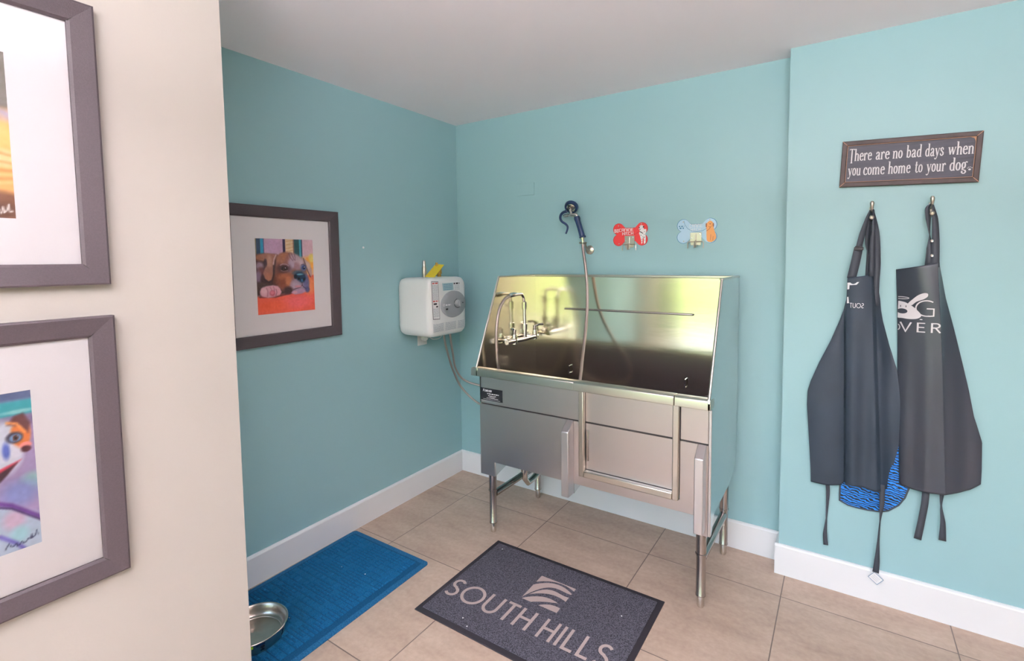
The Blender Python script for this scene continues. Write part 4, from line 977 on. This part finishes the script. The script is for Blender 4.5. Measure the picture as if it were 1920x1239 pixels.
# ------------------------------------------------------------------ sign
SX0, SX1, SZ0, SZ1 = 2.268, 2.720, 1.797, 1.989
tilt = -.0415
scx, scz = (SX0 + SX1) / 2, (SZ0 + SZ1) / 2
def SG(x, z, d): # sign-local rotation about its centre
    u, v = x - scx, z - scz; c_, s_ = math.cos(tilt), math.sin(tilt)
    return (scx + u * c_ - v * s_, YJ - d, scz + u * s_ + v * c_)
sg = thing('wooden_sign', (scx, YJ, SZ0), 'black wooden sign with white lettering about dogs, hung on the right wall', 'sign')
mb = MB(); fw_ = .0195
cs = [(SX0, SZ0, 1, 1), (SX1, SZ0, -1, 1), (SX1, SZ1, -1, -1), (SX0, SZ1, 1, -1)]
prof = [(0, .001), (0, .016), (.003, .018), (fw_ - .003, .018), (fw_, .015), (fw_, .001)]
for k in range(4):
    A = cs[k]; B = cs[(k + 1) % 4]; n = len(prof)
    vs = [SG(A[0] + A[2] * q, A[1] + A[3] * q, h_) for q, h_ in prof] + [SG(B[0] + B[2] * q, B[1] + B[3] * q, h_) for q, h_ in prof]
    mb.add(vs, [(i, (i + 1) % n, n + (i + 1) % n, n + i) for i in range(n)])
build(mb, 'sign_frame', M['signframe'], parent=sg, weld=False)
mb = MB().prism([(SX0 + .01, SZ0 + .01), (SX1 - .01, SZ0 + .01), (SX1 - .01, SZ1 - .01), (SX0 + .01, SZ1 - .01)], .001, .010, lambda u, v, w: SG(u, v, w))
build(mb, 'sign_board', M['signwood'], parent=sg)
re_ = MB((0, -1, 0))
for A in cs:
    strokes(re_, [(A[0] + A[2] * .001, A[1] + A[3] * .001), (A[0] + A[2] * (fw_ - .001), A[1] + A[3] * (fw_ - .001))], .0009, lambda u, v: SG(u, v, .0186))
q0, q1, q2, q3 = SX0 + fw_ + .0006, SX1 - fw_ - .0006, SZ0 + fw_ + .0006, SZ1 - fw_ - .0006
strokes(re_, [(q0, q2), (q1, q2), (q1, q3), (q0, q3), (q0, q2)], .0007, lambda u, v: SG(u, v, .0176))
for (a, b, c_, d_) in ((q1, q3, -1, -1),):
    re_.poly([SG(a, b, .0120), SG(a - .016, b, .0120), SG(a - .006, b - .004, .0120), SG(a - .003, b - .008, .0120), SG(a, b - .018, .0120)])
build(re_, 'worn_edge', M['rawedge'], parent=sg, weld=False)
tx = MB((0, -1, 0)); NIB = (.062, .026)
def words(lst, zb, hgt):
    for s, xa, xb in lst:
        wd = text_width(s, SERIF, .015); k = (xb - xa) / wd
        write(tx, s, SERIF, lambda u, v: SG(xa + u * k, zb + v * hgt, .0108), .06, .015, NIB)
words([('There', 2.2960, 2.3755), ('are', 2.3885, 2.4355), ('no', 2.4455, 2.4790), ('bad', 2.4905, 2.5400), ('days', 2.5500, 2.6080), ('when', 2.6210, 2.6985)], 1.9065, .050)
words([('you', 2.2955, 2.3420), ('come', 2.3500, 2.4235), ('home', 2.4345, 2.5085), ('to', 2.5215, 2.5475), ('your', 2.5590, 2.6190), ('dog', 2.6290, 2.6830)], 1.8455, .050)
for s, xa, xb in ():
    pass
for (u, v, r) in ((2.6905, 1.8465, .0042), (2.6840, 1.8515, .0017), (2.6875, 1.8550, .0017), (2.6925, 1.8555, .0017), (2.6970, 1.8525, .0017)):
    tx.poly([SG(a, b, .0108) for a, b in circle(u, v, r, r * .85, 12)])
build(tx, 'sign_lettering', M['ink'], parent=sg, weld=False)

# ------------------------------------------------------------------ coat hooks
def coat_hook(x, z, label):
    t = thing('coat_hook', (x, YJ, z), label, 'hook', 'nickel coat hooks on the right wall')
    mb = MB().prism([(x - .007, z + .012), (x + .007, z + .012), (x + .008, z - .004), (x + .006, z - .046), (x - .006, z - .046), (x - .008, z - .004)], 0, .004, lambda u, v, w: (u, YJ - w, v))
    build(mb, 'hook_base', M['nickel'], parent=t, bevel=.0015)
    build(MB().tube([(x, YJ - .003, z - .012), (x, YJ - .030, z - .006), (x, YJ - .036, z + .012), (x, YJ - .036, z + .026), (x, YJ - .036, z + .033)], [.004, .0042, .0062, .0080, .004], 12), 'upper_prong', M['nickel'], parent=t, smooth=True)
    build(MB().tube([(x, YJ - .003, z - .034), (x, YJ - .018, z - .044), (x, YJ - .034, z - .042), (x, YJ - .044, z - .036), (x, YJ - .050, z - .034), (x, YJ - .054, z - .034)], [.004, .004, .0045, .0085, .0085, .003], 12), 'lower_prong', M['nickel'], parent=t, smooth=True)
coat_hook(2.3825, 1.704, 'left nickel coat hook with a teardrop prong, holding the cloth apron')
coat_hook(2.5780, 1.710, 'right nickel coat hook with a teardrop prong, holding the vinyl apron')

# ------------------------------------------------------------------ aprons
def lerp_rows(rows, z):
    if z >= rows[0][0]: return rows[0][1:]
    for a, b in zip(rows[:-1], rows[1:]):
        if b[0] <= z <= a[0]:
            t = (a[0] - z) / (a[0] - b[0]); return tuple(a[i] + (b[i] - a[i]) * t for i in range(1, len(a)))
    return rows[-1][1:]
def edge_fn(pts, x):
    if x <= pts[0][0]: return pts[0][1]
    for a, b in zip(pts[:-1], pts[1:]):
        if a[0] <= x <= b[0]: return a[1] + (b[1] - a[1]) * (x - a[0]) / max(1e-9, b[0] - a[0])
    return pts[-1][1]
def smooth(a, b, x):
    t = min(1, max(0, (x - a) / (b - a))); return t * t * (3 - 2 * t)
RA = [(1.440, 2.305, 2.406), (1.396, 2.305, 2.412), (1.327, 2.304, 2.423), (1.280, 2.296, 2.427), (1.234, 2.283, 2.435), (1.138, 2.250, 2.459), (1.039, 2.210, 2.488), (.951, 2.179, 2.513), (.905, 2.168, 2.524), (.839, 2.167, 2.522), (.742, 2.174, 2.509), (.620, 2.183, 2.490), (.547, 2.188, 2.480), (.470, 2.191, 2.476)]
RB = [(1.490, 2.473, 2.610), (1.464, 2.473, 2.612), (1.410, 2.476, 2.622), (1.340, 2.480, 2.634), (1.219, 2.485, 2.663), (1.066, 2.490, 2.698), (.979, 2.494, 2.717), (.874, 2.498, 2.736), (.800, 2.502, 2.757), (.778, 2.503, 2.763), (.665, 2.508, 2.766), (.540, 2.512, 2.766)]
TA = [(2.303, 1.418), (2.36, 1.426), (2.402, 1.438)]
TB = [(2.473, 1.453), (2.539, 1.466), (2.592, 1.479), (2.612, 1.482)]
BA = [(2.191, .486), (2.253, .488), (2.303, .498), (2.322, .519), (2.371, .520), (2.428, .512), (2.479, .516)]
BB = [(2.512, .552), (2.553, .546), (2.591, .549), (2.649, .555), (2.703, .570), (2.734, .585), (2.766, .612)]
def yA(x, z):
    xf = 2.298 + (1.373 - z) / .85 * .022; x2 = 2.392 + (1.40 - z) / .85 * .045
    xl, xr = lerp_rows(RA, z)
    dn = smooth(1.45, .8, z)
    left = -.134 - .012 * math.sin(min(1, max(0, (x - xl) / max(.01, xf - xl))) * PI) * dn
    centre = -.160 - .012 * math.sin(min(1, max(0, (x - xf) / max(.01, x2 - xf))) * PI) - .008 * dn * math.sin((x - xf) * 70)
    right = centre + (.024 + .010 * dn) * smooth(x2 - .004, x2 + .012, x) * .55 + .018 * smooth(x2, xr, x) - .010 * dn * math.sin(min(1, max(0, (x - x2) / max(.01, xr - x2))) * PI)
    s = smooth(xf - .0035, xf + .0035, x)
    return min(-.1165, left * (1 - s) + right * s + .0015 * math.sin(z * 17 + x * 30))
def yB(x, z):
    xl, xr = lerp_rows(RB, z); t = (x - xl) / max(.01, xr - xl); dn = smooth(1.5, .8, z)
    xc = 2.602 + (1.45 - z) * .072 - .02 * max(0, 1.1 - z); tc = (xc - xl) / (xr - xl)
    if t < tc: y = -.128 - .046 * max(0.0, math.sin(max(0.0, min(1, t / tc)) * PI / 2)) ** .8
    else: y = -.174 + .044 * max(0.0, (t - tc) / (1 - tc)) ** .75
    y -= .0022 * dn * math.sin(x * 80 + z * 2.0) + .005 * math.sin(z * 9 + x * 40) * smooth(1.2, 1.4, z)
    return y
def cloth(rows, top, bot, yf, nx=170, nz=110):
    mb = MB(); G = []
    for j in range(nz + 1):
        for i in range(nx + 1):
            s = i / nx; tt = j / nz
            zt0 = top[0][1] + (top[-1][1] - top[0][1]) * s; zg = zt0 + (.5 - zt0) * tt
            for _ in range(3):
                xl, xr = lerp_rows(rows, zg); x = xl + (xr - xl) * s
                zt = edge_fn(top, x) if j < nz * .5 else zt0; zb = edge_fn(bot, x)
                zt = edge_fn(top, lerp_rows(rows, zt0)[0] + (lerp_rows(rows, zt0)[1] - lerp_rows(rows, zt0)[0]) * s)
                zg = zt + (zb - zt) * tt
            G.append((x, yf(x, zg), zg))
    mb.add(G, [(j * (nx + 1) + i, j * (nx + 1) + i + 1, (j + 1) * (nx + 1) + i + 1, (j + 1) * (nx + 1) + i) for j in range(nz) for i in range(nx)])
    return mb
def tape(name, pts, hw, m, parent, yaw=None, th=.0018):
    """flat webbing along pts; yaw turns its width out of the wall plane per point (degrees)"""
    P = catmull(pts, 5); n = len(P); W_ = []
    for i, p in enumerate(P):
        f = i / (n - 1) * ((len(pts)) - 1); k = min(int(f), len(pts) - 2); r = f - k
        hh = hw if not isinstance(hw, list) else hw[k] + (hw[k + 1] - hw[k]) * r
        a = 0 if yaw is None else math.radians(yaw[k] + (yaw[k + 1] - yaw[k]) * r)
        t = (P[min(i + 1, n - 1)] - P[max(i - 1, 0)]).normalized()
        w = Vector((math.cos(a), math.sin(a), 0)); w = (w - t * w.dot(t)).normalized()
        W_.append(w * hh)
    return build(MB().ribbon(P, W_), name, m, parent=parent, solid=th, smooth=True)

ap = thing('apron', (2.34, YJ, .48), 'black cloth apron hanging inside out on left coat hook, reversed white lettering', 'apron')
build(cloth(RA, TA, BA, yA), 'apron_body', M['apron'], parent=ap, solid=.0022, smooth=True)
tape('neck_strap', [(2.319, -.162, 1.415), (2.332, -.158, 1.487), (2.341, -.155, 1.545)], .0165, M['strap'], ap, [0, 10, 20])
tape('neck_strap', [(2.339, -.157, 1.530), (2.352, -.155, 1.600), (2.368, -.150, 1.665), (2.378, -.142, 1.700)], [.0115, .011, .0085, .005], M['strap'], ap, [15, 20, 40, 60])
build(MB().box(2.325, 2.358, -.163, -.158, 1.534, 1.547).box(2.328, 2.355, -.161, -.156, 1.547, 1.552), 'strap_buckle', M['black'], parent=ap, bevel=.0015)
tape('neck_strap', [(2.388, -.168, 1.425), (2.387, -.164, 1.553), (2.391, -.156, 1.630), (2.388, -.144, 1.703)], [.008, .0085, .006, .005], M['strap'], ap, [0, 5, 20, 60])
tape('neck_strap', [(2.406, -.142, 1.300), (2.4055, -.146, 1.400), (2.407, -.146, 1.480), (2.404, -.146, 1.590), (2.395, -.143, 1.660), (2.387, -.142, 1.700)], [.012, .012, .0125, .0095, .006, .004], M['strap'], ap, [0, 0, 5, 15, 35, 60])
tape('neck_strap', [(2.378, -.130, 1.515), (2.372, -.130, 1.560), (2.372, -.132, 1.640), (2.380, -.138, 1.700)], [.004, .009, .008, .004], M['strap'], ap, [70, 30, 10, 50])
tape('waist_tie', [(2.255, -.134, .500), (2.258, -.132, .44), (2.255, -.132, .33), (2.252, -.132, .255), (2.256, -.132, .205)], [.008, .007, .0035, .008, .0095], M['strap'], ap, [0, 0, 50, 10, 0])
tape('waist_tie', [(2.452, -.150, .54), (2.454, -.152, .46), (2.450, -.152, .38), (2.447, -.150, .29), (2.445, -.148, .20), (2.442, -.148, .148)], [.011, .009, .0035, .005, .010, .0115], M['strap'], ap, [0, 0, 60, 40, 10, 0])
# paper tag at the end of the tie
tg_c = (2.443, 0.121); ta = math.radians(-38)
def TG(u, v, d=0): return (tg_c[0] + u * math.cos(ta) - v * math.sin(ta), -.1445 - d, tg_c[1] + u * math.sin(ta) + v * math.cos(ta))
tgo = build(MB().prism([(-.021, -.018), (.021, -.018), (.021, .018), (-.021, .018)], 0, .0012, lambda u, v, w: TG(u, v, w)), 'paper_tag', M['paper'], parent=ap)
l_ = MB((0, -1, 0)); strokes(l_, [(-.0205, -.0175), (.0205, -.0175), (.0205, .0175), (-.0205, .0175), (-.0205, -.0175)], .0008, lambda u, v: TG(u, v, .0016)); build(l_, 'tag_border', M['blueedge'], parent=tgo, weld=False)
l_ = MB()
for k in range(3): small_lines(l_, lambda a, b: TG(a, b, .0016), -.014, .012, -.008 + k * .007, .0012, 90 + k)
build(l_, 'tag_text', M['greyline'], parent=tgo, weld=False)
# reversed print on the bib: mirror of the SOUTH HILLS mark, cut by the folded edge
pr = MB((0, -1, 0))
fA = lambda x, z: (x, yA(x, z) - .0028, z)
pr.poly([fA(x, z) for x, z in [(2.3055, 1.397), (2.347, 1.401), (2.338, 1.389), (2.313, 1.387), (2.3125, 1.370), (2.3055, 1.368)]])
pr.poly([fA(x, z) for x, z in [(2.3058, 1.336), (2.3105, 1.337), (2.3135, 1.310), (2.3058, 1.309)]])
hL = .0205
def wm(s, x_right, z0):
    x = x_right
    for c in s:
        w, st = SANS[c]
        for q in st:
            strokes(pr, [(max(-9, u), v) for u, v in q], .055, lambda u, v, x=x: fA(max(2.3060, x - u * hL * .80), z0 + v * hL))
        x -= (w + .12) * hL * .80
wm('SOUT', 2.3655, 1.291)
build(pr, 'printed_lettering', M['inkw'], parent=ap, weld=False)

za = thing('apron', (2.42, YJ, .40), 'blue and black zebra print apron, mostly hidden behind the two black aprons', 'apron')
zo = [(2.330, .95), (2.303, .70), (2.303, .422), (2.335, .408), (2.37, .405), (2.407, .405), (2.45, .410), (2.479, .422), (2.513, .455), (2.533, .492), (2.546, .539), (2.545, .62), (2.530, .76), (2.46, .95), (2.40, 1.25), (2.34, 1.25)]
Zf = lambda u, v, w: (u, YJ - .006 - w, v)
build(MB().prism(zo, 0, .003, Zf), 'apron_body', M['zebra'], parent=za)
bd_ = MB(); strokes(bd_, zo[1:11], .0034, lambda u, v: Zf(u, v, .0036)); build(bd_, 'apron_binding', M['strap'], parent=za, weld=False)
tape('neck_strap', [(2.37, -.124, 1.25), (2.375, -.124, 1.45), (2.380, -.128, 1.66), (2.3825, -.132, 1.698)], .006, M['strap'], za, [0, 0, 20, 60])

ab = thing('apron', (2.62, YJ, .55), 'shiny black vinyl apron on right coat hook, printed with a white dog head', 'apron')
build(cloth(RB, TB, BB, yB), 'apron_body', M['vinyl'], parent=ab, solid=.0022, smooth=True)
tape('neck_strap', [(2.575, -.158, 1.468), (2.577, -.156, 1.538), (2.573, -.152, 1.591), (2.567, -.150, 1.655), (2.564, -.150, 1.695), (2.574, -.146, 1.712)], [.0135, .012, .004, .008, .008, .004], M['strap'], ab, [0, 5, 70, 10, 20, 60])
tape('neck_strap', [(2.594, -.158, 1.462), (2.592, -.158, 1.569), (2.588, -.154, 1.653), (2.580, -.146, 1.712)], [.0135, .012, .010, .005], M['strap'], ab, [0, 0, 20, 60])
for (x_, z_) in ((2.580, 1.566), (2.582, 1.508)):
    sn = MB().lathe([(0, .002), (.004, .003), (.006, .001), (.006, 0)], (x_, -.1625, z_), (0, -1, 0), 14)
    build(sn, 'snap_button', M['chrome'], parent=ab, smooth=True)
tape('waist_tie', [(2.598, -.150, .575), (2.596, -.150, .50), (2.588, -.148, .42), (2.578, -.146, .338)], [.012, .012, .012, .0125], M['strap'], ab, [0, 5, 8, 0])
tape('waist_tie', [(2.649, -.148, .575), (2.648, -.146, .50), (2.656, -.144, .43), (2.657, -.144, .355)], [.010, .004, .009, .012], M['strap'], ab, [0, 50, 20, 0])
fB = lambda x, z, d=.0026: (x, yB(x, z) - d, z)
pr = MB((0, -1, 0))
write(pr, 'VER', SANS, lambda u, v: fB(2.492 + u * .0385 * 1.40, 1.199 + v * .0385 + u * .0022), .055, .32)
strokes(pr, arc(2.470, 1.2155, .0215, .0185, 40, -40, 10), .0018, fB)
strokes(pr, arc(2.572, 1.299, .033, .031, 55, 285, 20), .0022, fB); strokes(pr, [(2.578, 1.268), (2.594, 1.270), (2.594, 1.298), (2.572, 1.298)], .0022, fB)
strokes(pr, arc(2.493, 1.337, .0235, .0042, 115, -115, 20), .0013, fB)
def fan(mb, pts, d):
    q_ = [Vector((p[0], p[1], 0)) for p in pts]; m_ = len(q_); pts = []
    for i in range(m_):
        a, b, c, e = q_[i - 1], q_[i], q_[(i + 1) % m_], q_[(i + 2) % m_]
        for t in (0, .25, .5, .75):
            r = .5 * ((2 * b) + (c - a) * t + (2 * a - 5 * b + 4 * c - e) * t * t + (3 * b - a - 3 * c + e) * t ** 3)
            pts.append((max(2.4838, r.x), r.y))
    cx_ = sum(p[0] for p in pts) / len(pts); cz_ = sum(p[1] for p in pts) / len(pts); n = len(pts)
    rings = []
    for k in (0, .34, .67, 1): rings += [fB(cx_ + (p[0] - cx_) * k, cz_ + (p[1] - cz_) * k, d) for p in pts]
    mb.add(mb.lift(rings), [(j * n + i, j * n + (i + 1) % n, (j + 1) * n + (i + 1) % n, (j + 1) * n + i) for j in range(3) for i in range(n)])
fan(pr, [(2.4765, 1.318), (2.500, 1.321), (2.518, 1.312), (2.534, 1.300), (2.553, 1.278), (2.556, 1.266), (2.545, 1.256), (2.525, 1.252), (2.500, 1.254), (2.4765, 1.260)], .0028)
fan(pr, [(2.514, 1.314), (2.532, 1.338), (2.546, 1.352), (2.562, 1.360), (2.573, 1.358), (2.573, 1.347), (2.562, 1.336), (2.540, 1.324), (2.526, 1.309)], .0029)
fan(pr, [(2.553, 1.252), (2.560, 1.252), (2.560, 1.255), (2.553, 1.255)], .0029)
build(pr, 'printed_lettering', M['ink'], parent=ab, weld=False)
pr = MB((0, -1, 0)); fan(pr, circle(2.497, 1.283, .0165, .0105, 16), .0042)
for x_ in (2.4915, 2.5085): fan(pr, circle(x_, 1.303, .0014, .0045, 8), .0042)
build(pr, 'printed_dog_face', M['vinyl'], parent=ab, weld=False)

# ------------------------------------------------------------------ floor mats and bowl
sm_ = thing('logo_floor_mat', (1.215, -.92, 0), 'charcoal floor mat with SOUTH HILLS lettering and striped hill logo', 'floor mat')
MX0, MX1, MY0, MY1 = .766, 1.670, -1.226, -.611
build(MB().box(MX0, MX1, MY0, MY1, .0005, .006), 'rubber_border', M['mousepad'], parent=sm_, bevel=.002)
build(MB().box(MX0 + .024, MX1 - .024, MY0 + .024, MY1 - .024, .006, .0105), 'mat_pile', M['carpet'], parent=sm_, bevel=.002)
tx = MB((0, 0, 1)); ht = .112; mf = lambda x, y, z=.0112: (x, y, z)
def fit_word(s, xa, xb, yb, gap=.13, hw=.062):
    k = (xb - xa) / text_width(s, SANS, gap)
    write(tx, s, SANS, lambda u, v: mf(xa + u * k, yb + v * ht), hw, gap)
fit_word('SOUTH', .802, 1.244, -1.086, .13); fit_word('HILLS', 1.293, 1.592, -1.088, .17)
build(tx, 'mat_lettering', M['matink'], parent=sm_, weld=False)
lgm = MB((0, 0, 1))
# square badge of stacked arcs: lens shaped stripes clipped to the square
q0x, q1x, q0y, q1y = 1.124, 1.305, -.930, -.750
def band(fl, fu, x0, x1, n=28):
    """between lower curve fl and upper curve fu, clipped to the square"""
    vs = []; fs = []
    for i in range(n + 1):
        x = x0 + (x1 - x0) * i / n
        l = max(q0y, min(q1y, q0y + fl((x - q0x) / .18) * .18)); u = max(q0y, min(q1y, q0y + fu((x - q0x) / .18) * .18))
        vs += [mf(x, l), mf(x, max(u, l))]
    for i in range(n): fs.append((2 * i, 2 * i + 2, 2 * i + 3, 2 * i + 1))
    lgm.add(lgm.lift(vs), fs)
def cub(*p):      # smooth arc through badge points
    co = np.polyfit([q[0] for q in p], [q[1] for q in p], 3 if len(p) > 3 else 2); return lambda t: float(np.polyval(co, t))
LX = lambda u: q0x + .181 * u
band(cub((0, .71), (.2, .86), (.39, .94), (.7, .97), (1, .89)), lambda t: 1.0, LX(0), LX(1))
band(cub((0, .02), (.09, .30), (.32, .61), (.69, .76), (1, .735)), cub((0, .58), (.28, .825), (.60, .905), (1, .78)), LX(0), LX(1))
band(cub((.10, .21), (.24, .33), (.44, .445), (.77, .50), (1, .45)), cub((.10, .21), (.24, .455), (.54, .64), (1, .62)), LX(.10), LX(1))
band(cub((.0, -.3), (.29, .0), (.46, .125), (.71, .235), (.86, .30)), cub((.02, .0), (.26, .22), (.55, .335), (.86, .31)), LX(.02), LX(.86))
band(lambda t: 0.0, cub((.50, .0), (.60, .088), (.79, .175), (1, .18)), LX(.50), LX(1))
build(lgm, 'mat_logo', M['matink'], parent=sm_, weld=False)
lint = MB()
for (x_, y_) in ((.838, -.672), (.985, -1.162), (1.03, -1.19), (1.545, -.80)):
    lint.lathe([(0, .0015), (.0025, .001), (.003, 0)], (x_, y_, .0105), (0, 0, 1), 8)
build(lint, 'lint', M['paper'], parent=sm_)

bmx = thing('blue_floor_mat', (.31, -1.40, 0), 'bright blue textured floor mat along the left baseboard', 'floor mat')
def BM(u, v, w): # u across from the wall, v along -y, slightly turned
    a = math.radians(1.2); return (.024 + u * math.cos(a) + v * math.sin(a) * .6, -.952 - v * math.cos(a), w)
rr_ = .02; Wd, Ln = .566, .90
def rrect(x0, x1, y0, y1, r):
    return arc(x1 - r, y1 - r, r, r, 0, 90, 5) + arc(x0 + r, y1 - r, r, r, 90, 180, 5) + arc(x0 + r, y0 + r, r, r, 180, 270, 5) + arc(x1 - r, y0 + r, r, r, 270, 360, 5)
build(MB().prism(rrect(0, Wd, 0, Ln, .02), .0005, .0055, BM), 'mat_border', M['blueborder'], parent=bmx)
# raised pile field pressed with little brick blocks
pile = MB()
build(MB().prism(rrect(.026, Wd - .026, .026, Ln - .026, .01), .0055, .0070, BM), 'mat_base', M['blueshade'], parent=bmx)
blk = pile_b = MB(); cell = .034
nx_, ny_ = int((Wd - .07) / cell), int((Ln - .07) / cell)
for i in range(nx_):
    for j in range(ny_):
        mode = (mnoise.noise(Vector((i * .33, j * .33, 2.2))) > 0)
        u0, v0 = .036 + i * cell, .036 + j * cell
        g_ = .0045
        if mnoise.noise(Vector((i * .45, j * .45, 9.1))) > .25: g_ = .0004; mode = False
        def tb(a0, a1, b0, b1):
            t_ = .0035
            vs = [BM(a0, b0, .007), BM(a1, b0, .007), BM(a1, b1, .007), BM(a0, b1, .007), BM(a0 + t_, b0 + t_, .0125), BM(a1 - t_, b0 + t_, .0125), BM(a1 - t_, b1 - t_, .0125), BM(a0 + t_, b1 - t_, .0125)]
            blk.add(vs, [(4, 5, 6, 7), (0, 1, 5, 4), (1, 2, 6, 5), (2, 3, 7, 6), (3, 0, 4, 7)])
        if mode: tb(u0, u0 + cell - g_, v0, v0 + cell / 2 - g_); tb(u0, u0 + cell - g_, v0 + cell / 2, v0 + cell - g_)
        else: tb(u0, u0 + cell - g_, v0, v0 + cell - g_)
pile.add(blk.v, blk.f); build(pile, 'mat_pile', M['bluecarpet'], parent=bmx, weld=False)
lint = MB()
for (u_, v_) in ((.225, .26), (.36, .19), (.37, .235), (.33, .60)): lint.lathe([(0, .0018), (.0025, .001), (.003, 0)], BM(u_, v_, .0105), (0, 0, 1), 8)
build(lint, 'lint', M['paper'], parent=bmx)

BC = (.338, -1.690, .0108)
bw = thing('dog_bowl', BC, 'stainless steel dog bowl with black bone marks, sitting on the blue mat', 'dog bowl')
outer = [(.108, .0), (.114, .002), (.118, .022), (.1215, .048), (.124, .0500), (.1285, .0512), (.1295, .0528), (.1280, .0545), (.124, .0545), (.1200, .0510), (.1165, .030), (.1120, .016), (.1060, .0105), (.1020, .0100), (.1000, .0078), (.050, .0065), (.034, .0075), (.020, .0120), (.008, .0155), (0, .016)]
build(MB().lathe(outer + [], BC, (0, 0, 1), 64), 'bowl_shell', mat('worn_steel', (196, 186, 176), .28, 1.0, bump=.1, bscale=40, mott=.12, mscale=20), parent=bw, smooth=True)
build(MB().lathe([(.108, .0), (.0, .0005)], BC, (0, 0, 1), 48), 'bowl_base', M['mousepad'], parent=bw)
def on_bowl(ang, s, h, off=.0008):        # s = arc length around, h = height
    # radius of outer wall at h
    r = .114 + (.1215 - .114) * (h - .002) / .046 + off
    a = math.radians(ang) + s / r
    return (BC[0] + r * math.cos(a), BC[1] + r * math.sin(a), BC[2] + h)
bn = MB()
for ang in (-62, -12, 34, -108, 80, 130, 180, 225):
    for sx in (-.006, .006):
        for sz in (-.0035, .0035): bn.poly([on_bowl(ang, u, .021 + v, .0012) for u, v in circle(sz, sx * 1.1, .0042, .0042, 10)])
    bn.poly([on_bowl(ang, u, .021 + v, .0013) for u, v in [(-.003, -.007), (.003, -.007), (.003, .007), (-.003, .007)]])
build(bn, 'bone_mark', M['black'], parent=bw, weld=False)
st = MB().poly([on_bowl(-33, u, v, .0014) for u, v in [(-.012, .033), (0, .033), (.012, .033), (.012, .046), (0, .046), (-.012, .046)]]); build(st, 'lime_sticker', M['lime'], parent=bw)
st = MB(); small_lines(st, lambda a, b: on_bowl(-16, a, b, .0014), -.014, .022, .034, .009, 77); build(st, 'rim_lettering', M['navy'], parent=bw, weld=False)
